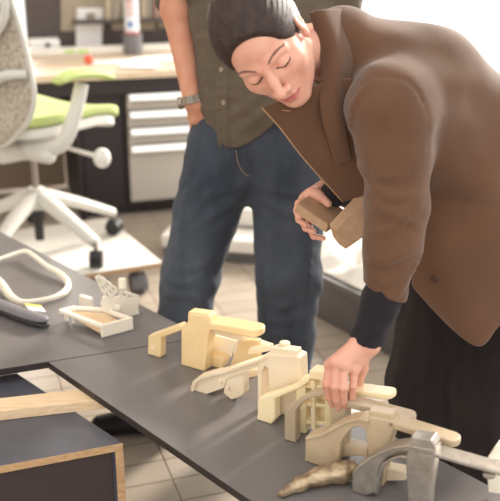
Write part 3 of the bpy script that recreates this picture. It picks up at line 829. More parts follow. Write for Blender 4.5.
# far hand: holds the blocks
f9 = lambda x, y: (280 + x / 4.167, 180 + y / 4.167)
def Q9(x, y, D): return P(*f9(x, y), D)
BD = 1.80                                   # blocks
wr2 = Q9(185, 55, BD + .075)
mc2 = [Q9(122, 62, BD + .06), Q9(105, 78, BD + .055), Q9(98, 102, BD + .055), Q9(104, 130, BD + .055)]
fg2 = [[Q9(80, 100, BD + .028), Q9(72, 125, BD + .008), Q9(80, 155, BD - .004)],
       [Q9(75, 130, BD + .03), Q9(80, 165, BD + .012), Q9(105, 185, BD - .002)],
       [Q9(92, 160, BD + .035), Q9(108, 200, BD + .015), Q9(140, 215, BD + .0)],
       [Q9(120, 190, BD + .04), Q9(140, 235, BD + .02), Q9(180, 243, BD + .006)]]
th2 = [Q9(165, 52, BD + .06), Q9(138, 54, BD + .045), Q9(165, 66, BD + .03), Q9(200, 98, BD + .015)]
hn2 = hand_field(wr2, mc2, fg2, th2, r=.0088, palm_r=.0105, forearm=Q9(260, 60, BD + .09)).mesh('hand_tmp', M['skin'])
join([hp, torso, hn, hn2], 'body', W)
# blocks
def blk(name, face, D0s, off, label):
    pts = [P(*p, d) for p, d in zip(face[:3], D0s)]
    n = (pts[1] - pts[0]).cross(pts[2] - pts[0]).normalized()
    pts = [onplane(*p, pts[0], n) for p in face]
    (xa, ya, da), (xb, yb, db) = off
    bm = bmesh.new(); bm_prism(bm, pts, P(xb, yb, db) - P(xa, ya, da))
    o = from_bm(name, bm, M['block'], bevel=.0015); tag(o, label, 'block', None); return o
blk('model_board_block', [(297, 203.5), (328, 224.5), (326, 233), (294, 212)], [BD - .005, BD - .03, BD - .03], ((328, 224.5, BD - .03), (346, 211, BD + .035)), 'tan block gripped under the thumb of the raised hand')
blk('model_board_block', [(335, 232), (367, 198), (392, 212), (376, 229), (346, 249.5), (339, 245)], [BD - .05, BD - .035, BD - .035], ((335, 232, BD - .05), (329, 224, BD - .035)), 'larger tilted tan block crossing the smaller one, in the raised hand')

# jacket: torso and sleeves
F_ = Field((-.02, 1.42, .55), (1.0, 2.35, 1.5), .0038)
F_.chain([P(343, 50, 1.86), chest, waist, pelv + Vector((.05, 0, -.02))], [.086, .118, .140, .165], .05)
F_.chain([S_n, P(415, 90, 1.86), S_f], [.070, .105, .070], .07)
F_.cap(P(400, 115, 1.76), P(462, 165, 1.84), .085, .10, .06)
F_.cap(P(425, 92, 1.88), P(500, 150, 1.93), .118, .132, .05)
slv = [S_n, P(395, 155, 1.67), P(397, 210, 1.64), P(393, 245, 1.625), P(384, 305, 1.60)]
F_.chain(slv, [.068, .061, .053, .047, .040], .045)
F_.chain([S_f, E_f, Wr_f.lerp(E_f, .45)], [.07, .06, .05], .03)
# sleeve folds
for a, am, wd in (([(372, 186, 1.59), (390, 197, 1.575), (412, 194, 1.585)], .007, .011), ([(371, 206, 1.58), (388, 213, 1.565), (420, 226, 1.585)], .007, .010),
          ([(372, 232, 1.57), (390, 229, 1.56), (420, 206, 1.585)], .006, .010), ([(370, 258, 1.565), (386, 262, 1.555), (412, 250, 1.572)], .007, .011),
          ([(345, 125, 1.63), (353, 158, 1.615), (366, 180, 1.60)], .007, .011), ([(372, 82, 1.628), (356, 102, 1.62), (349, 132, 1.62)], .006, .012),
          ([(372, 170, 1.60), (385, 177, 1.59), (402, 172, 1.59)], .006, .009), ([(369, 275, 1.555), (384, 283, 1.545), (404, 276, 1.56)], .005, .010),
          ([(385, 110, 1.61), (372, 140, 1.60), (368, 165, 1.60)], .004, .012), ([(415, 130, 1.62), (408, 165, 1.60), (395, 185, 1.59)], .004, .012), ([(425, 250, 1.59), (415, 270, 1.57), (398, 292, 1.56)], .005, .010)):
    F_.crease([P(*q) for q in a], am, wd)
    F_.crease([P(q[0] + 1, q[1] + 7, q[2]) for q in a], -am * .6, wd * .7)
F_.crease([P(348, 118, 1.64), P(356, 92, 1.64), P(382, 77, 1.66), P(412, 84, 1.67), P(424, 112, 1.67), P(427, 160, 1.66)], -.0028, .006, True)
F_.disp(lump(11, 10, 18, .0022)); F_.disp(lump(12, 10, 45, .0007)); F_.disp(lump(13, 12, 28, .0022, (.5, .5, 1.6)))
# cut the sleeve end open at the cuff and the body by the hem
def halfspace(p, n):
    p = np.array(p); n = np.array(n)
    return lambda X, Y, Z: (X - p[0]) * n[0] + (Y - p[1]) * n[1] + (Z - p[2]) * n[2]
cufn = (P(386, 288, 1.65) - P(396, 245, 1.65)).normalized()
cq = P(385, 291, 1.606); cnv = Vector((-.42, 0, -1)).normalized()
_hs = halfspace(cq, cnv); _sl = halfspace((cq.x, cq.y + .12, cq.z), (0, 1, 0))
lo_ = (cq.x - .10, cq.y - .14, cq.z - .12); hi_ = (P(432, 291, 1.606).x, cq.y + .055, cq.z + .05)
def cufcut(X, Y, Z):
    """the region below the sleeve end, left of the hanging front"""
    return np.maximum(np.maximum(-_hs(X, Y, Z), X - hi_[0]), Y - hi_[1])
F_.apply(cufcut, lo_, hi_, .002, 's')
# neck opening
F_.chain([Hc - Fw * .01 - Uh * .03, P(322, 55, 1.82)], [.066, .050], .006, 's')
jk = F_.mesh('jacket_tmp', M['jacket'])
J = [jk]
# near front panel hanging to the hem
rows = [[P(425, 100, 1.86), P(455, 100, 1.86), P(500, 105, 1.87), P(560, 120, 1.90)],
        [P(416, 190, 1.775), P(450, 190, 1.765), P(500, 190, 1.775), P(570, 200, 1.83)],
        [P(413, 262, 1.775), P(448, 285, 1.735), P(497, 285, 1.745), P(575, 275, 1.80)],
        [P(412, 284, 1.785), P(474, 347, 1.725), P(508, 318, 1.745), P(580, 300, 1.80)]]
front_panel = sheet('front_panel_tmp', rows, M['jacket'], None, .004, 1, disp=.004, dscale=9)
rows = [[P(262, 108, 1.70), P(300, 92, 1.71), P(335, 78, 1.72), P(365, 80, 1.74)],
        [P(280, 128, 1.72), P(312, 118, 1.725), P(345, 112, 1.73), P(375, 120, 1.74)],
        [P(305, 160, 1.75), P(330, 155, 1.745), P(358, 150, 1.745), P(380, 160, 1.745)],
        [P(343, 202, 1.79), P(356, 198, 1.78), P(372, 195, 1.77), P(388, 205, 1.76)]]
bpy.context.view_layer.update()
def bake(o):
    dg = bpy.context.evaluated_depsgraph_get(); me = bpy.data.meshes.new_from_object(o.evaluated_get(dg)); 
    n = bpy.data.objects.new('tmp', me); COL.objects.link(n); d = o.data; bpy.data.objects.remove(o); return n
fp2 = sheet('lapel_tmp', rows, M['jacket'], None, .005, 1, disp=.002, dscale=9, seedv=4)
# folded collar strip beside the neck
rows = [[P(308, 12, 1.79), P(325, 8, 1.785), P(352, 8, 1.87)],
        [P(320, 58, 1.75), P(338, 50, 1.735), P(360, 55, 1.80)],
        [P(320, 110, 1.70), P(336, 112, 1.70), P(346, 115, 1.72)],
        [P(336, 165, 1.735), P(346, 163, 1.735), P(352, 160, 1.735)]]
fp3 = sheet('collar_tmp', rows, M['jacket'], None, .005, 1)
J += [bake(front_panel), bake(fp2), bake(fp3)]
jacket = join(J, 'jacket', W)
# seams, buttons, cuff binding
bt = P(434, 279, 1.725)
cyl('button', bt, bt + Vector((0, -.007, 0)), .0085, .0075, M['jacket_in'], jacket, 18, .001)

tube('seam', [P(262, 108, 1.694), P(280, 128, 1.714), P(305, 160, 1.744), P(343, 202, 1.784)], .0016, M['stitch'], jacket, seg=6, sp=6)
tube('buttonhole', [P(282, 110, 1.702), P(291, 111, 1.704)], .0012, M['stitch'], jacket, seg=6)
cc = P(386, 290, 1.648)
# knit sweater sleeves
F_ = Field((.0, 1.45, .55), (.45, 2.1, 1.2), .003)
F_.chain([P(396, 250, 1.625), P(380, 303, 1.598), P(361, 352, 1.563)], [.038, .0355, .034], .02)
F_.disp(lump(21, 10, 70, .0012))
_k = P(367, 341, 1.57); F_.apply(halfspace(_k, (.30, .05, .95)), (_k.x - .09, _k.y - .09, _k.z - .09), (_k.x + .09, _k.y + .09, _k.z + .02), .004, 's') if False else None
_hk = halfspace(_k, Vector((.28, 0, .96)).normalized()); F_.apply(lambda X, Y, Z: np.maximum(_hk(X, Y, Z), Y - _k.y - .1), (_k.x - .09, _k.y - .09, _k.z - .09), (_k.x + .09, _k.y + .06, _k.z + .03), .004, 's')
F_.mesh('sweater_sleeve', M['knit'], W)
F_ = Field((.0, 1.70, .75), (.45, 2.1, 1.2), .003); F_.chain([E_f, Wr_f + Vector((.012, .012, .004))], [.045, .031], .02); F_.disp(lump(22, 10, 70, .0012)); F_.mesh('sweater_sleeve', M['knit'], W)
# trousers
F_ = Field((.1, 1.6, .03), (1.0, 2.45, 1.15), .0055)
hipc = P(505, 245, 1.985)
F_.ell(hipc, (.18, .15, .15), .04)
F_.chain([hip1, kn1, an1 + Vector((0, 0, .03))], [.115, .098, .085], .03); F_.chain([hip2, kn2, an2 + Vector((0, 0, .03))], [.115, .095, .085], .03)
F_.disp(lump(31, 12, 28, .004, (1.6, 1.6, .35)))
F_.apply(lambda X, Y, Z: .05 - Z, (.1, 1.5, 0), (1, 2.4, .2), .002, 'i')
F_.mesh('trousers', M['trouser'], W)
def shoe(name, a, d, parent, L_=.27, m=None):
    F = Field((a.x - .35, a.y - .35, -.01), (a.x + .35, a.y + .35, .16), .004)
    d = Vector((d[0], d[1], 0)).normalized(); z = Vector((0, 0, 1))
    heel = a - d * .05; toe = a + d * (L_ - .09)
    F.chain([Vector((heel.x, heel.y, .04)), Vector((a.x, a.y, .045)) + d * .06, Vector((toe.x, toe.y, .03))], [.038, .045, .032], .02)
    F.cap(Vector((a.x, a.y, .07)), Vector((a.x, a.y, .1)), .042, .042, .02)
    F.apply(lambda X, Y, Z: .001 - Z, (a.x - .4, a.y - .4, -.1), (a.x + .4, a.y + .4, .2), .006, 'i')
    return F.mesh(name, m or M['shoe'], parent)
shoe('shoe', an1, (-.8, -.6), W, .24); shoe('shoe', an2, (-.8, -.6), W, .24)

# ----------------------------------------------------------------- MAN
MN = thing('person', 'standing man in untucked olive shirt and blue jeans, one hand in his pocket', 'person', (0, 2.45, 0))
MD_ = 2.43
hL = P(222, 160, MD_); hR = P(290, 165, MD_)
kL = P(200, 262, MD_ - .02); kR = P(289, 275, MD_ - .03)
aL = Vector((-.245, 2.44, .10)); aR = Vector((.10, 2.43, .10))
shoulder_c = Vector((.03, 2.45, 1.42))
shL = Vector((-.17, 2.44, 1.40)); shR = Vector((.23, 2.44, 1.40))
elL = P(168, -38, 2.50); wrL = P(192, 96, 2.405)
elR = P(345, -20, 2.5); wrR = P(322, 110, 2.40)
F_ = Field((-.45, 2.1, .0), (.5, 2.85, 1.85), .007)
F_.chain([Vector((.03, 2.46, 1.62)), Vector((.03, 2.46, 1.46))], [.055, .062], .03)
F_.chain([Vector((.03, 2.47, 1.4)), Vector((.03, 2.47, 1.2)), Vector((.02, 2.46, .95))], [.11, .11, .10], .05)
F_.chain([shL, Vector((.03, 2.46, 1.38)), shR], [.06, .1, .06], .05)
F_.chain([shL, elL], [.05, .044], .02); F_.chain([shR, elR, wrR], [.05, .042, .03], .02)
F_.chain([hL, kL, aL], [.08, .055, .04], .03); F_.chain([hR, kR, aR], [.08, .055, .04], .03)
tb = F_.mesh('torso_tmp', M['skin_man'])
F_ = Field((-.35, 2.2, .85), (.0, 2.65, 1.35), .003)
F_.chain([elL, elL.lerp(wrL, .35), wrL], [.040, .040, .0265], .02, fl=((1, 0, 0), 1.0))
fa = F_.mesh('arm_tmp', M['skin_man'])
# hand going into the pocket
hx = lambda x, y, D: P(130 + x / 2.94, y / 2.94, D)
wm = hx(190, 300, 2.395)
mcm = [hx(184, 345, 2.425), hx(196, 350, 2.41), hx(208, 350, 2.41), hx(216, 345, 2.42)]
fgm = [[m_ + Vector((.004 * i, .012, -.03)), m_ + Vector((.006, .01, -.055)), m_ + Vector((.008, .015, -.075))] for i, m_ in enumerate(mcm)]
thm = [wm + Vector((.012, .004, -.015)), wm + Vector((.026, .006, -.035)), wm + Vector((.030, .012, -.06)), wm + Vector((.034, .02, -.08))]
hm = hand_field(wm, mcm, fgm, thm, r=.0095, palm_r=.0125, forearm=wrL, res=.0016).mesh('hand_tmp', M['skin_man'])
hdm = head_field(.003).mesh('head_tmp', [M['skin_man'], M['lips'], M['lash'], M['brow']], matfn=head_mats)
MM = frame_matrix(Vector((.03, 2.42, 1.70)), Vector((1, 0, 0)), Vector((.0, -.87, -.5)).normalized(), Vector((0, -.5, .87)).normalized()); hdm.matrix_basis = MM
join([hdm, tb, fa, hm], 'body', MN)
hair = hair_field(.003)
hair = hair.mesh('hair', M['hair']); hair.parent = MN; hair.matrix_parent_inverse = parent_mats[MN.name].inverted(); hair.matrix_basis = MM
# jeans
F_ = Field((-.50, 2.1, .02), (.45, 2.8, 1.15), .004)
F_.ell(P(256, 128, 2.45), (.166, .125, .12), .03)
F_.cap(P(230, 135, 2.45), P(290, 135, 2.45), .10, .105, .03)
F_.chain([P(225, 150, 2.44), P(206, 215, 2.43), P(191, 275, 2.42), aL], [.106, .093, .084, .076], .02)
F_.chain([P(286, 150, 2.43), kR, aR + Vector((0, 0, 0))], [.110, .091, .080], .02)
def knee(X, Y, Z):
    s = np.exp(-((Z - .45) / .13) ** 2); u = np.exp(-((Z - .76) / .09) ** 2)
    w = Z + .35 * X * np.sign(X - .02)
    return s * (.0022 * np.sin(w * 75 + 9 * np.sin(X * 14 + Y * 9)) ) + u * .0018 * np.sin((Z + .5 * np.abs(X - .02)) * 105 + 4 * np.sin(X * 20)) + .002 * np.exp(-((Z - .15) / .12) ** 2) * np.sin(w * 130)
F_.cap(P(248, 168, 2.43), P(249, 196, 2.44), .055, .018, .05)
for a, am, wd in (([(248, 178, 2.33), (232, 190, 2.34), (205, 196, 2.36)], .006, .012), ([(247, 186, 2.34), (228, 206, 2.35), (208, 220, 2.35)], .006, .012), ([(252, 180, 2.33), (270, 190, 2.33), (300, 194, 2.33)], .006, .012),
                  ([(252, 190, 2.34), (268, 206, 2.34), (292, 214, 2.33)], .005, .012), ([(170, 262, 2.36), (188, 268, 2.34), (210, 262, 2.36)], .006, .012), ([(166, 278, 2.37), (184, 284, 2.35), (206, 274, 2.37)], .006, .011),
                  ([(162, 296, 2.38), (182, 296, 2.36), (210, 300, 2.38)], .006, .011), ([(262, 296, 2.34), (280, 306, 2.32), (304, 300, 2.33)], .007, .012), ([(262, 316, 2.34), (284, 322, 2.32), (308, 312, 2.33)], .006, .012),
                  ([(264, 338, 2.34), (282, 334, 2.33), (310, 342, 2.34)], .006, .011), ([(190, 150, 2.36), (186, 200, 2.38), (176, 250, 2.40)], .004, .008), ([(310, 170, 2.38), (312, 240, 2.38), (308, 300, 2.37)], .0035, .007)):
    F_.crease([P(*q) for q in a], am, wd)
F_.disp(knee); F_.disp(lump(41, 12, 30, .0032)); F_.disp(lump(42, 10, 75, .0009))
jeans = F_.mesh('jeans', M['denim'], MN)
# shirt
F_ = Field((-.42, 2.15, .78), (.45, 2.8, 1.58), .0042)
def tors(z, cx, cy, rx, ry):
    return
for (z0, z1, rx0, rx1, ry) in ((.84, 1.05, .205, .190, .135), (1.05, 1.25, .190, .19, .13), (1.25, 1.42, .19, .15, .13)):
    p = Vector((.035, 2.455, z0)); q = Vector((.035, 2.46, z1))
    F_.cap(p, q, rx0 * .72, rx1 * .72, .03, fl=((1, 0, 0), .72))
F_.chain([shL, Vector((.03, 2.46, 1.38)), shR], [.075, .12, .075], .05)
F_.chain([shL, shL.lerp(elL, .6), P(171, -28, 2.49), P(176, 2, 2.475)], [.07, .058, .052, .046], .02)
F_.chain([shR, elR, P(338, 20, 2.47)], [.07, .058, .05], .02)
F_.chain([P(163, 5, 2.47), P(188, 9, 2.47)], [.02, .02], .012)
F_.disp(lump(51, 10, 26, .0035)); F_.disp(lump(52, 8, 60, .0013))
def placket(X, Y, Z):
    xc = P(219, 60, 2.31).x
    w = np.clip(1 - np.abs(X - xc - .008) / .017, 0, 1); front = (Y < 2.42)
    return -.0035 * np.minimum(w * 4, 1) * front
for a, am, wd in (([(228, 118, 2.31), (245, 108, 2.31), (262, 92, 2.33)], .007, .014), ([(232, 135, 2.31), (252, 122, 2.31), (275, 104, 2.34)], .007, .014), ([(205, 60, 2.33), (208, 90, 2.33), (216, 125, 2.31)], .006, .012),
                  ([(196, 20, 2.35), (200, 60, 2.35), (206, 100, 2.34)], .006, .014), ([(230, 60, 2.31), (240, 80, 2.31), (244, 104, 2.31)], .005, .014), ([(208, 0, 2.33), (205, 30, 2.33), (212, 52, 2.32)], .005, .012)):
    F_.crease([P(*q) for q in a], am, wd)
F_.disp(placket)
F_.crease([P(216, 0, 2.31), P(217, 40, 2.31), P(219, 90, 2.31), P(222, 150, 2.31)], -.006, .0045, False)
F_.crease([P(227, 0, 2.31), P(229, 40, 2.31), P(231, 90, 2.31), P(233, 150, 2.31)], -.003, .0045, False)
pxs = [170, 198, 206, 221, 223, 225, 236, 250, 262, 275, 300, 340]; pys = [96, 114, 132, 152, 146, 150, 150, 144, 136, 124, 112, 108]
hx_ = [P(x, y, 2.31).x for x, y in zip(pxs, pys)]; hz_ = [P(x, y, 2.31).z for x, y in zip(pxs, pys)]
F_.apply(lambda X, Y, Z: np.interp(X, hx_, hz_) - Z + .012 * np.sin(0 * X), (-.3, 2.1, .7), (.45, 2.8, 1.1), .004, 'i')
F_.cap(P(176, 16, 2.47), P(180, 40, 2.46), .039, .036, .003, 's')
shirt = F_.mesh('shirt', M['shirt'], MN)
for (x, y) in ((221, 70), (223.5, 103), (219, 36), (218, 4)):
    q = P(x, y, 2.292); bv = []
    dg = None
    cyl('button', q + Vector((0, .02, 0)), q + Vector((0, -.004, 0)), .0055, .005, M['shirt_button'], shirt, 14, .0008)
# fly stitching
tube('stitching', [P(236, 150, 2.325), P(238, 163, 2.322), P(243, 172, 2.32), P(249, 176, 2.32)], .0008, M['denim_thread'], jeans, seg=6, sp=5)
# watch on the wrist
t = thing('wrist_watch', 'steel wrist watch with a linked bracelet on the man\'s wrist', 'watch', hx(185, 312, 2.36))
wc = wrL.lerp(wm, .45); ax_ = (wm - wrL).normalized(); u_ = Vector((0, 1, 0)); u_ = (u_ - ax_ * u_.dot(ax_)).normalized(); v_ = ax_.cross(u_)
ax_ = (wm - elL).normalized(); u_ = Vector((0, 1, 0)); u_ = (u_ - ax_ * u_.dot(ax_)).normalized(); v_ = ax_.cross(u_)
wc = P(193, 100.5, 2.40)
ring = [wc + (u_ * math.cos(a) * .0285 + v_ * math.sin(a) * .0325) for a in [2 * PI * k / 28 for k in range(28)]]
bm = bmesh.new()
for k in range(28):
    a = 2 * PI * k / 28; c_ = ring[k]; tn = (-u_ * math.sin(a) * .0285 + v_ * math.cos(a) * .0325).normalized(); nn = tn.cross(ax_)
    R_ = Matrix((tn, ax_, nn)).transposed(); bm_box(bm, c_, (.0062, .022, .005), R_)
from_bm('bracelet', bm, M['steel'], t, bevel=.0008, seg=1)
cs = wc - v_ * .034 if (wc - v_ * .034).x < wc.x else wc + v_ * .034
od = (cs - wc).normalized()
cyl('watch_case', cs - od * .004, cs + od * .006, .018, .0165, M['steel'], t, 24, .001)
cyl('dial', cs + od * .0055, cs + od * .0068, .0135, .0135, M['watch_dark'], t, 24, .0003)
shoe('shoe', Vector((-.25, 2.44, .1)), (-.93, -.12), MN, .30); shoe('shoe', aR, (.15, -1), MN, .29)

# ================================================================= OFFICE CHAIR ON A DOLLY
PT = .14
Cc = G(162, 262, PT); du = (G(75, 275, PT) - Cc).normalized(); dv = Vector((du.y, -du.x, 0))
if dv.y < 0: dv = -dv
dv = (dv * .9 + (G(90, 222, PT) - Cc).normalized() * .4).normalized()
t = thing('wheeled_platform', 'low white topped wheeled platform carrying the office chair', 'platform', (Cc.x, Cc.y, 0))
bm = bmesh.new(); bm_prism(bm, [Cc, Cc + du * 1.15, Cc + du * 1.15 + dv * .68, Cc + dv * .68], Vector((0, 0, -.006))); from_bm('top_panel', bm, M['white_board'], t, bevel=.001)
bm = bmesh.new(); dz = Vector((0, 0, -.0063)); bm_prism(bm, [Cc + dz, Cc + du * 1.15 + dz, Cc + du * 1.15 + dv * .68 + dz, Cc + dv * .68 + dz], Vector((0, 0, -.016))); from_bm('base_panel', bm, M['ply_edge'], t, bevel=.001)
def caster(p, R_, parent, h=None, mm=None, name='caster', rot=0.4):
    """twin wheel caster whose tyre rests at p"""
    d = Vector((math.cos(rot), math.sin(rot), 0)); c_ = p + Vector((0, 0, R_ + .0005))
    bm = bmesh.new()
    for s in (-1, 1): bm_tube(bm, [c_ + d * s * R_ * .2, c_ + d * s * R_ * .75], [R_, R_ * .96], 20)
    o = from_bm(name, bm, mm or M['black_plastic'], parent, bevel=.002)
    top = h if h is not None else 2.4 * R_
    cyl('stem', c_ + Vector((0, 0, 0)), Vector((c_.x, c_.y, top)), R_ * .3, R_ * .3, M['chrome'], o, 10, .0005)
    hood = bmesh.new(); bm_tube(hood, [c_ + d * -.2 * R_ + Vector((0, 0, R_ * .15)), c_ + d * .2 * R_ + Vector((0, 0, R_ * .15))], [R_ * 1.02, R_ * 1.02], 16)
    from_bm('hood', hood, mm or M['black_plastic'], o)
    return o
for p in (Cc + du * .09 + dv * .05, Cc + du * 1.05 + dv * .08, Cc + dv * .6 + du * .05, Cc + dv * .6 + du * 1.05):
    caster(Vector((p.x, p.y, 0)), .045, t, PT - .023, M['grey_pot'])
hc = Vector((-.914, 3.70, 0)); 
och = thing('office_chair', 'mesh backed office chair with lime green seat and arm pad standing on a wheeled platform', 'chair', (hc.x, hc.y, PT))
for k in range(5):
    a = math.radians(-38 + 72 * k); d = Vector((math.cos(a), math.sin(a), 0)); R5 = .355
    p0 = hc + Vector((0, 0, .385)) + d * .02; p1 = hc + d * R5 * .5 + Vector((0, 0, .325)); p2 = hc + d * R5 + Vector((0, 0, .245))
    bm = bmesh.new(); pts_ = spline([p0, p1, p2], 5)
    bm_tube(bm, pts_, [.044 - .017 * i / (len(pts_) - 1) for i in range(len(pts_))], 10, flat=(.75, 1.1), upv=(0, 0, 1))
    from_bm('base_leg', bm, M['chair_frame'], och, smooth=True)
    caster(Vector((p2.x, p2.y, PT)), .036, och, p2.z, rot=a + .7)
cyl('hub', hc + Vector((0, 0, .33)), hc + Vector((0, 0, .42)), .05, .036, M['chair_frame'], och, 24, .004)
cyl('cylinder_tail', hc + Vector((0, 0, .185)), hc + Vector((0, 0, .335)), .02, .02, M['black_plastic'], och, 16)
cyl('gas_column', hc + Vector((0, 0, .42)), hc + Vector((0, 0, .60)), .014, .014, M['chrome'], och, 16)
ca = math.radians(56); cf = Vector((math.cos(ca), math.sin(ca), 0)); cs_ = Vector((math.sin(ca), -math.cos(ca), 0))  # forward, near side
def cp_(f, s, z): return hc + cf * f + cs_ * s + Vector((0, 0, z))
# mechanism shell
F_ = Field((-1.45, 3.3, .5), (-.4, 4.2, .82), .008)
F_.chain([cp_(-.16, 0, .60), cp_(.0, 0, .60), cp_(.12, 0, .63)], [.05, .06, .05], .04, fl=((0, 0, 1), 1.2))
F_.cap(cp_(-.12, -.20, .61), cp_(-.12, .22, .61), .03, .03, .03)
F_.mesh('mechanism', M['chair_frame'], och)
F_ = Field((-1.5, 3.3, .58), (-.3, 4.3, .85), .007)
def seatfn(f0, f1, s0, z0, zt, rr, dx=0):
    def fn(X, Y, Z):
        f = (X - hc.x) * cf.x + (Y - hc.y) * cf.y; s = (X - hc.x) * cs_.x + (Y - hc.y) * cs_.y
        cz = z0 + .03 * ((s / .25) ** 2) * .6 - .10 * np.clip((f - .12) / .2, 0, 1) ** 2 * .4
        qx = np.abs(f - (f0 + f1) / 2) - (f1 - f0) / 2 + rr * 2; qs = np.abs(s) - s0 + rr * 2; qz = np.abs(Z - cz) - zt
        r2 = np.sqrt(np.maximum(qx, 0) ** 2 + np.maximum(qs, 0) ** 2) - rr * 2 + np.minimum(np.maximum(qx, qs), 0)
        return np.sqrt(np.maximum(r2 + .01, 0) ** 2 + np.maximum(qz + .01, 0) ** 2) - .01 + np.minimum(np.maximum(r2 + .01, qz + .01), 0)
    return fn
F_.apply(seatfn(-.2, .33, .26, .74, .020, .06), (-1.5, 3.2, .55), (-.3, 4.3, .9), .005)
F_.mesh('seat', M['chair_green'], och)
F_ = Field((-1.5, 3.3, .55), (-.3, 4.3, .82), .007)
F_.apply(seatfn(-.19, .31, .25, .695, .022, .06), (-1.5, 3.2, .55), (-.3, 4.3, .9), .005)
F_.mesh('seat_shell', M['chair_white'], och)
# arms
for s in (1, -1):
    tube('arm_post', [cp_(-.14, s * .10, .62), cp_(-.10, s * .27, .66), cp_(-.05, s * .31, .78), cp_(-.0, s * .31, .89)], [.026, .026, .024, .022], M['chair_frame'], och, sp=5, flat=(1.25, .7))
    aw = [cp_(-.13, s * .31, .915), cp_(-.04, s * .31, .93), cp_(.07, s * .31, .92), cp_(.16, s * .31, .895)]
    tube('arm_pad', aw, [.026, .038, .038, .024], M['chair_green'], och, sp=5, flat=(.5, 1.25), upv=(0, 0, 1), seg=14)
# tilt lever with knob
kq = P(102, 158, 3.58)
cyl('lever', cp_(.05, .08, .61), kq, .009, .009, M['chair_white'], och, 12)
F_ = Field(kq - Vector((.06,) * 3), kq + Vector((.06,) * 3), .004); F_.ell(kq, (.036, .03, .042), .002); F_.mesh('knob', M['chair_white'], och)
# mesh back
def back_pt(u, v):
    """u across -1..1 (1 = near side), v 0..1 upward"""
    wv = .285 * (math.sin(min(1, v * 2.6 + .12) * PI / 2) ** .7) * (1 - .12 * v * v)
    z = .66 + .70 * v; lean = -.22 - .10 * v + .035 * math.sin(v * PI)
    return cp_(lean - .045 * (1 - u * u), u * wv, z)
bm = bmesh.new(); nU, nV = 20, 28
V_ = [[bm.verts.new(back_pt(-1 + 2 * i / nU, j / nV)) for i in range(nU + 1)] for j in range(nV + 1)]
for j in range(nV):
    for i in range(nU): bm.faces.new((V_[j][i], V_[j][i + 1], V_[j + 1][i + 1], V_[j + 1][i]))
o = from_bm('mesh_back', bm, M['weave'], och, smooth=True); md = o.modifiers.new('S', 'SOLIDIFY'); md.thickness = .004
rim = [back_pt(1, j / 20) for j in range(21)] + [back_pt(1 - 2 * i / 10, 1) for i in range(1, 10)] + [back_pt(-1, 1 - j / 20) for j in range(21)] + [back_pt(-1 + 2 * i / 8, 0) for i in range(1, 8)]
tube('back_rim', rim, .011, M['chair_frame'], och, closed=True, seg=10)
bk = -.03
def bp_(u, v, o_=.03): return back_pt(u, v) - cf * o_
for u_s in (1, -1):
    tube('back_spar', [bp_(0, .47, .05), bp_(.35 * u_s, .55, .04), bp_(.72 * u_s, .64, .03), bp_(.93 * u_s, .75, .02), bp_(.97 * u_s, .9, .012), bp_(.97 * u_s, 1, .012)], [.022, .02, .019, .018, .015, .013], M['chair_frame'], och, sp=5)
    tube('back_spar', [bp_(0, .25, .05), bp_(.4 * u_s, .34, .045), bp_(.7 * u_s, .41, .035), bp_(.98 * u_s, .42, .012)], [.026, .022, .020, .017], M['chair_frame'], och, sp=5)
tube('back_spar', [cp_(-.16, 0, .62), cp_(-.26, 0, .68), bp_(0, .15, .05), bp_(.0, .45, .05)], [.03, .028, .024, .02], M['chair_frame'], och, sp=5)

# ================================================================= DESK IN THE BACKGROUND
DO = Vector((-.63, 4.60, 0)); DA = math.radians(17); e1 = Vector((math.cos(DA), math.sin(DA), 0)); e2 = Vector((-math.sin(DA), math.cos(DA), 0))
DH = .775
def dk(s, b, z): return DO + e1 * s + e2 * b + Vector((0, 0, z))
def dbox(name, s0, s1, b0, b1, z0, z1, m, parent, bevel=.002):
    return box(name, tuple(dk((s0 + s1) / 2, (b0 + b1) / 2, (z0 + z1) / 2)), (s1 - s0, b1 - b0, z1 - z0), m, parent, rz=DA, bevel=bevel)
t = thing('desk', 'desk with a pale maple top standing over a drawer cabinet at the back', 'desk', tuple(dk(0, 0, 0)))
dbox('worktop', -1.35, 1.2, -.04, .80, DH - .035, DH, M['maple'], t, .004)
dbox('apron', -1.30, 1.15, -.01, .02, DH - .115, DH - .036, M['dark_case'], t)
dbox('side_panel', -.27, -.245, .0, .7, 0, DH - .12, M['dark_case'], t)
dbox('modesty_panel', -1.28, -.28, .66, .68, .02, DH - .036, M['panel'], t)
dbox('leg', -1.32, -1.28, .05, .72, 0, DH - .12, M['dark_case'], t)
dbox('leg', 1.12, 1.16, .05, .72, 0, DH - .12, M['dark_case'], t)
t = thing('drawer_cabinet', 'dark drawer cabinet with pale drawer fronts under the desk', 'cabinet', tuple(dk(.3, .3, 0)))
dbox('carcass', -.02, .62, .03, .65, .05, DH - .12, M['dark_case'], t)
dbox('carcass_side', -.24, -.025, .03, .65, .05, DH - .12, M['dark_case'], t)
dbox('plinth', -.20, .60, .06, .62, 0, .05, M['dark_case'], t)
zz = [.655, .565, .475, .385, .075]
for i in range(4):
    z1 = zz[i]; z0 = zz[i + 1] + .006
    d_ = dbox('drawer', .0, .60, .006, .029, z0, z1, M['drawer'], t)
    bm = bmesh.new(); c_ = dk(.30, -.018, z1 - .018); bm_box(bm, c_, (.59, .03, .04), Matrix.Rotation(DA, 3, 'Z') @ Matrix.Rotation(math.radians(-22), 3, 'X')); from_bm('handle', bm, M['bright_metal'], d_, bevel=.008, seg=3)
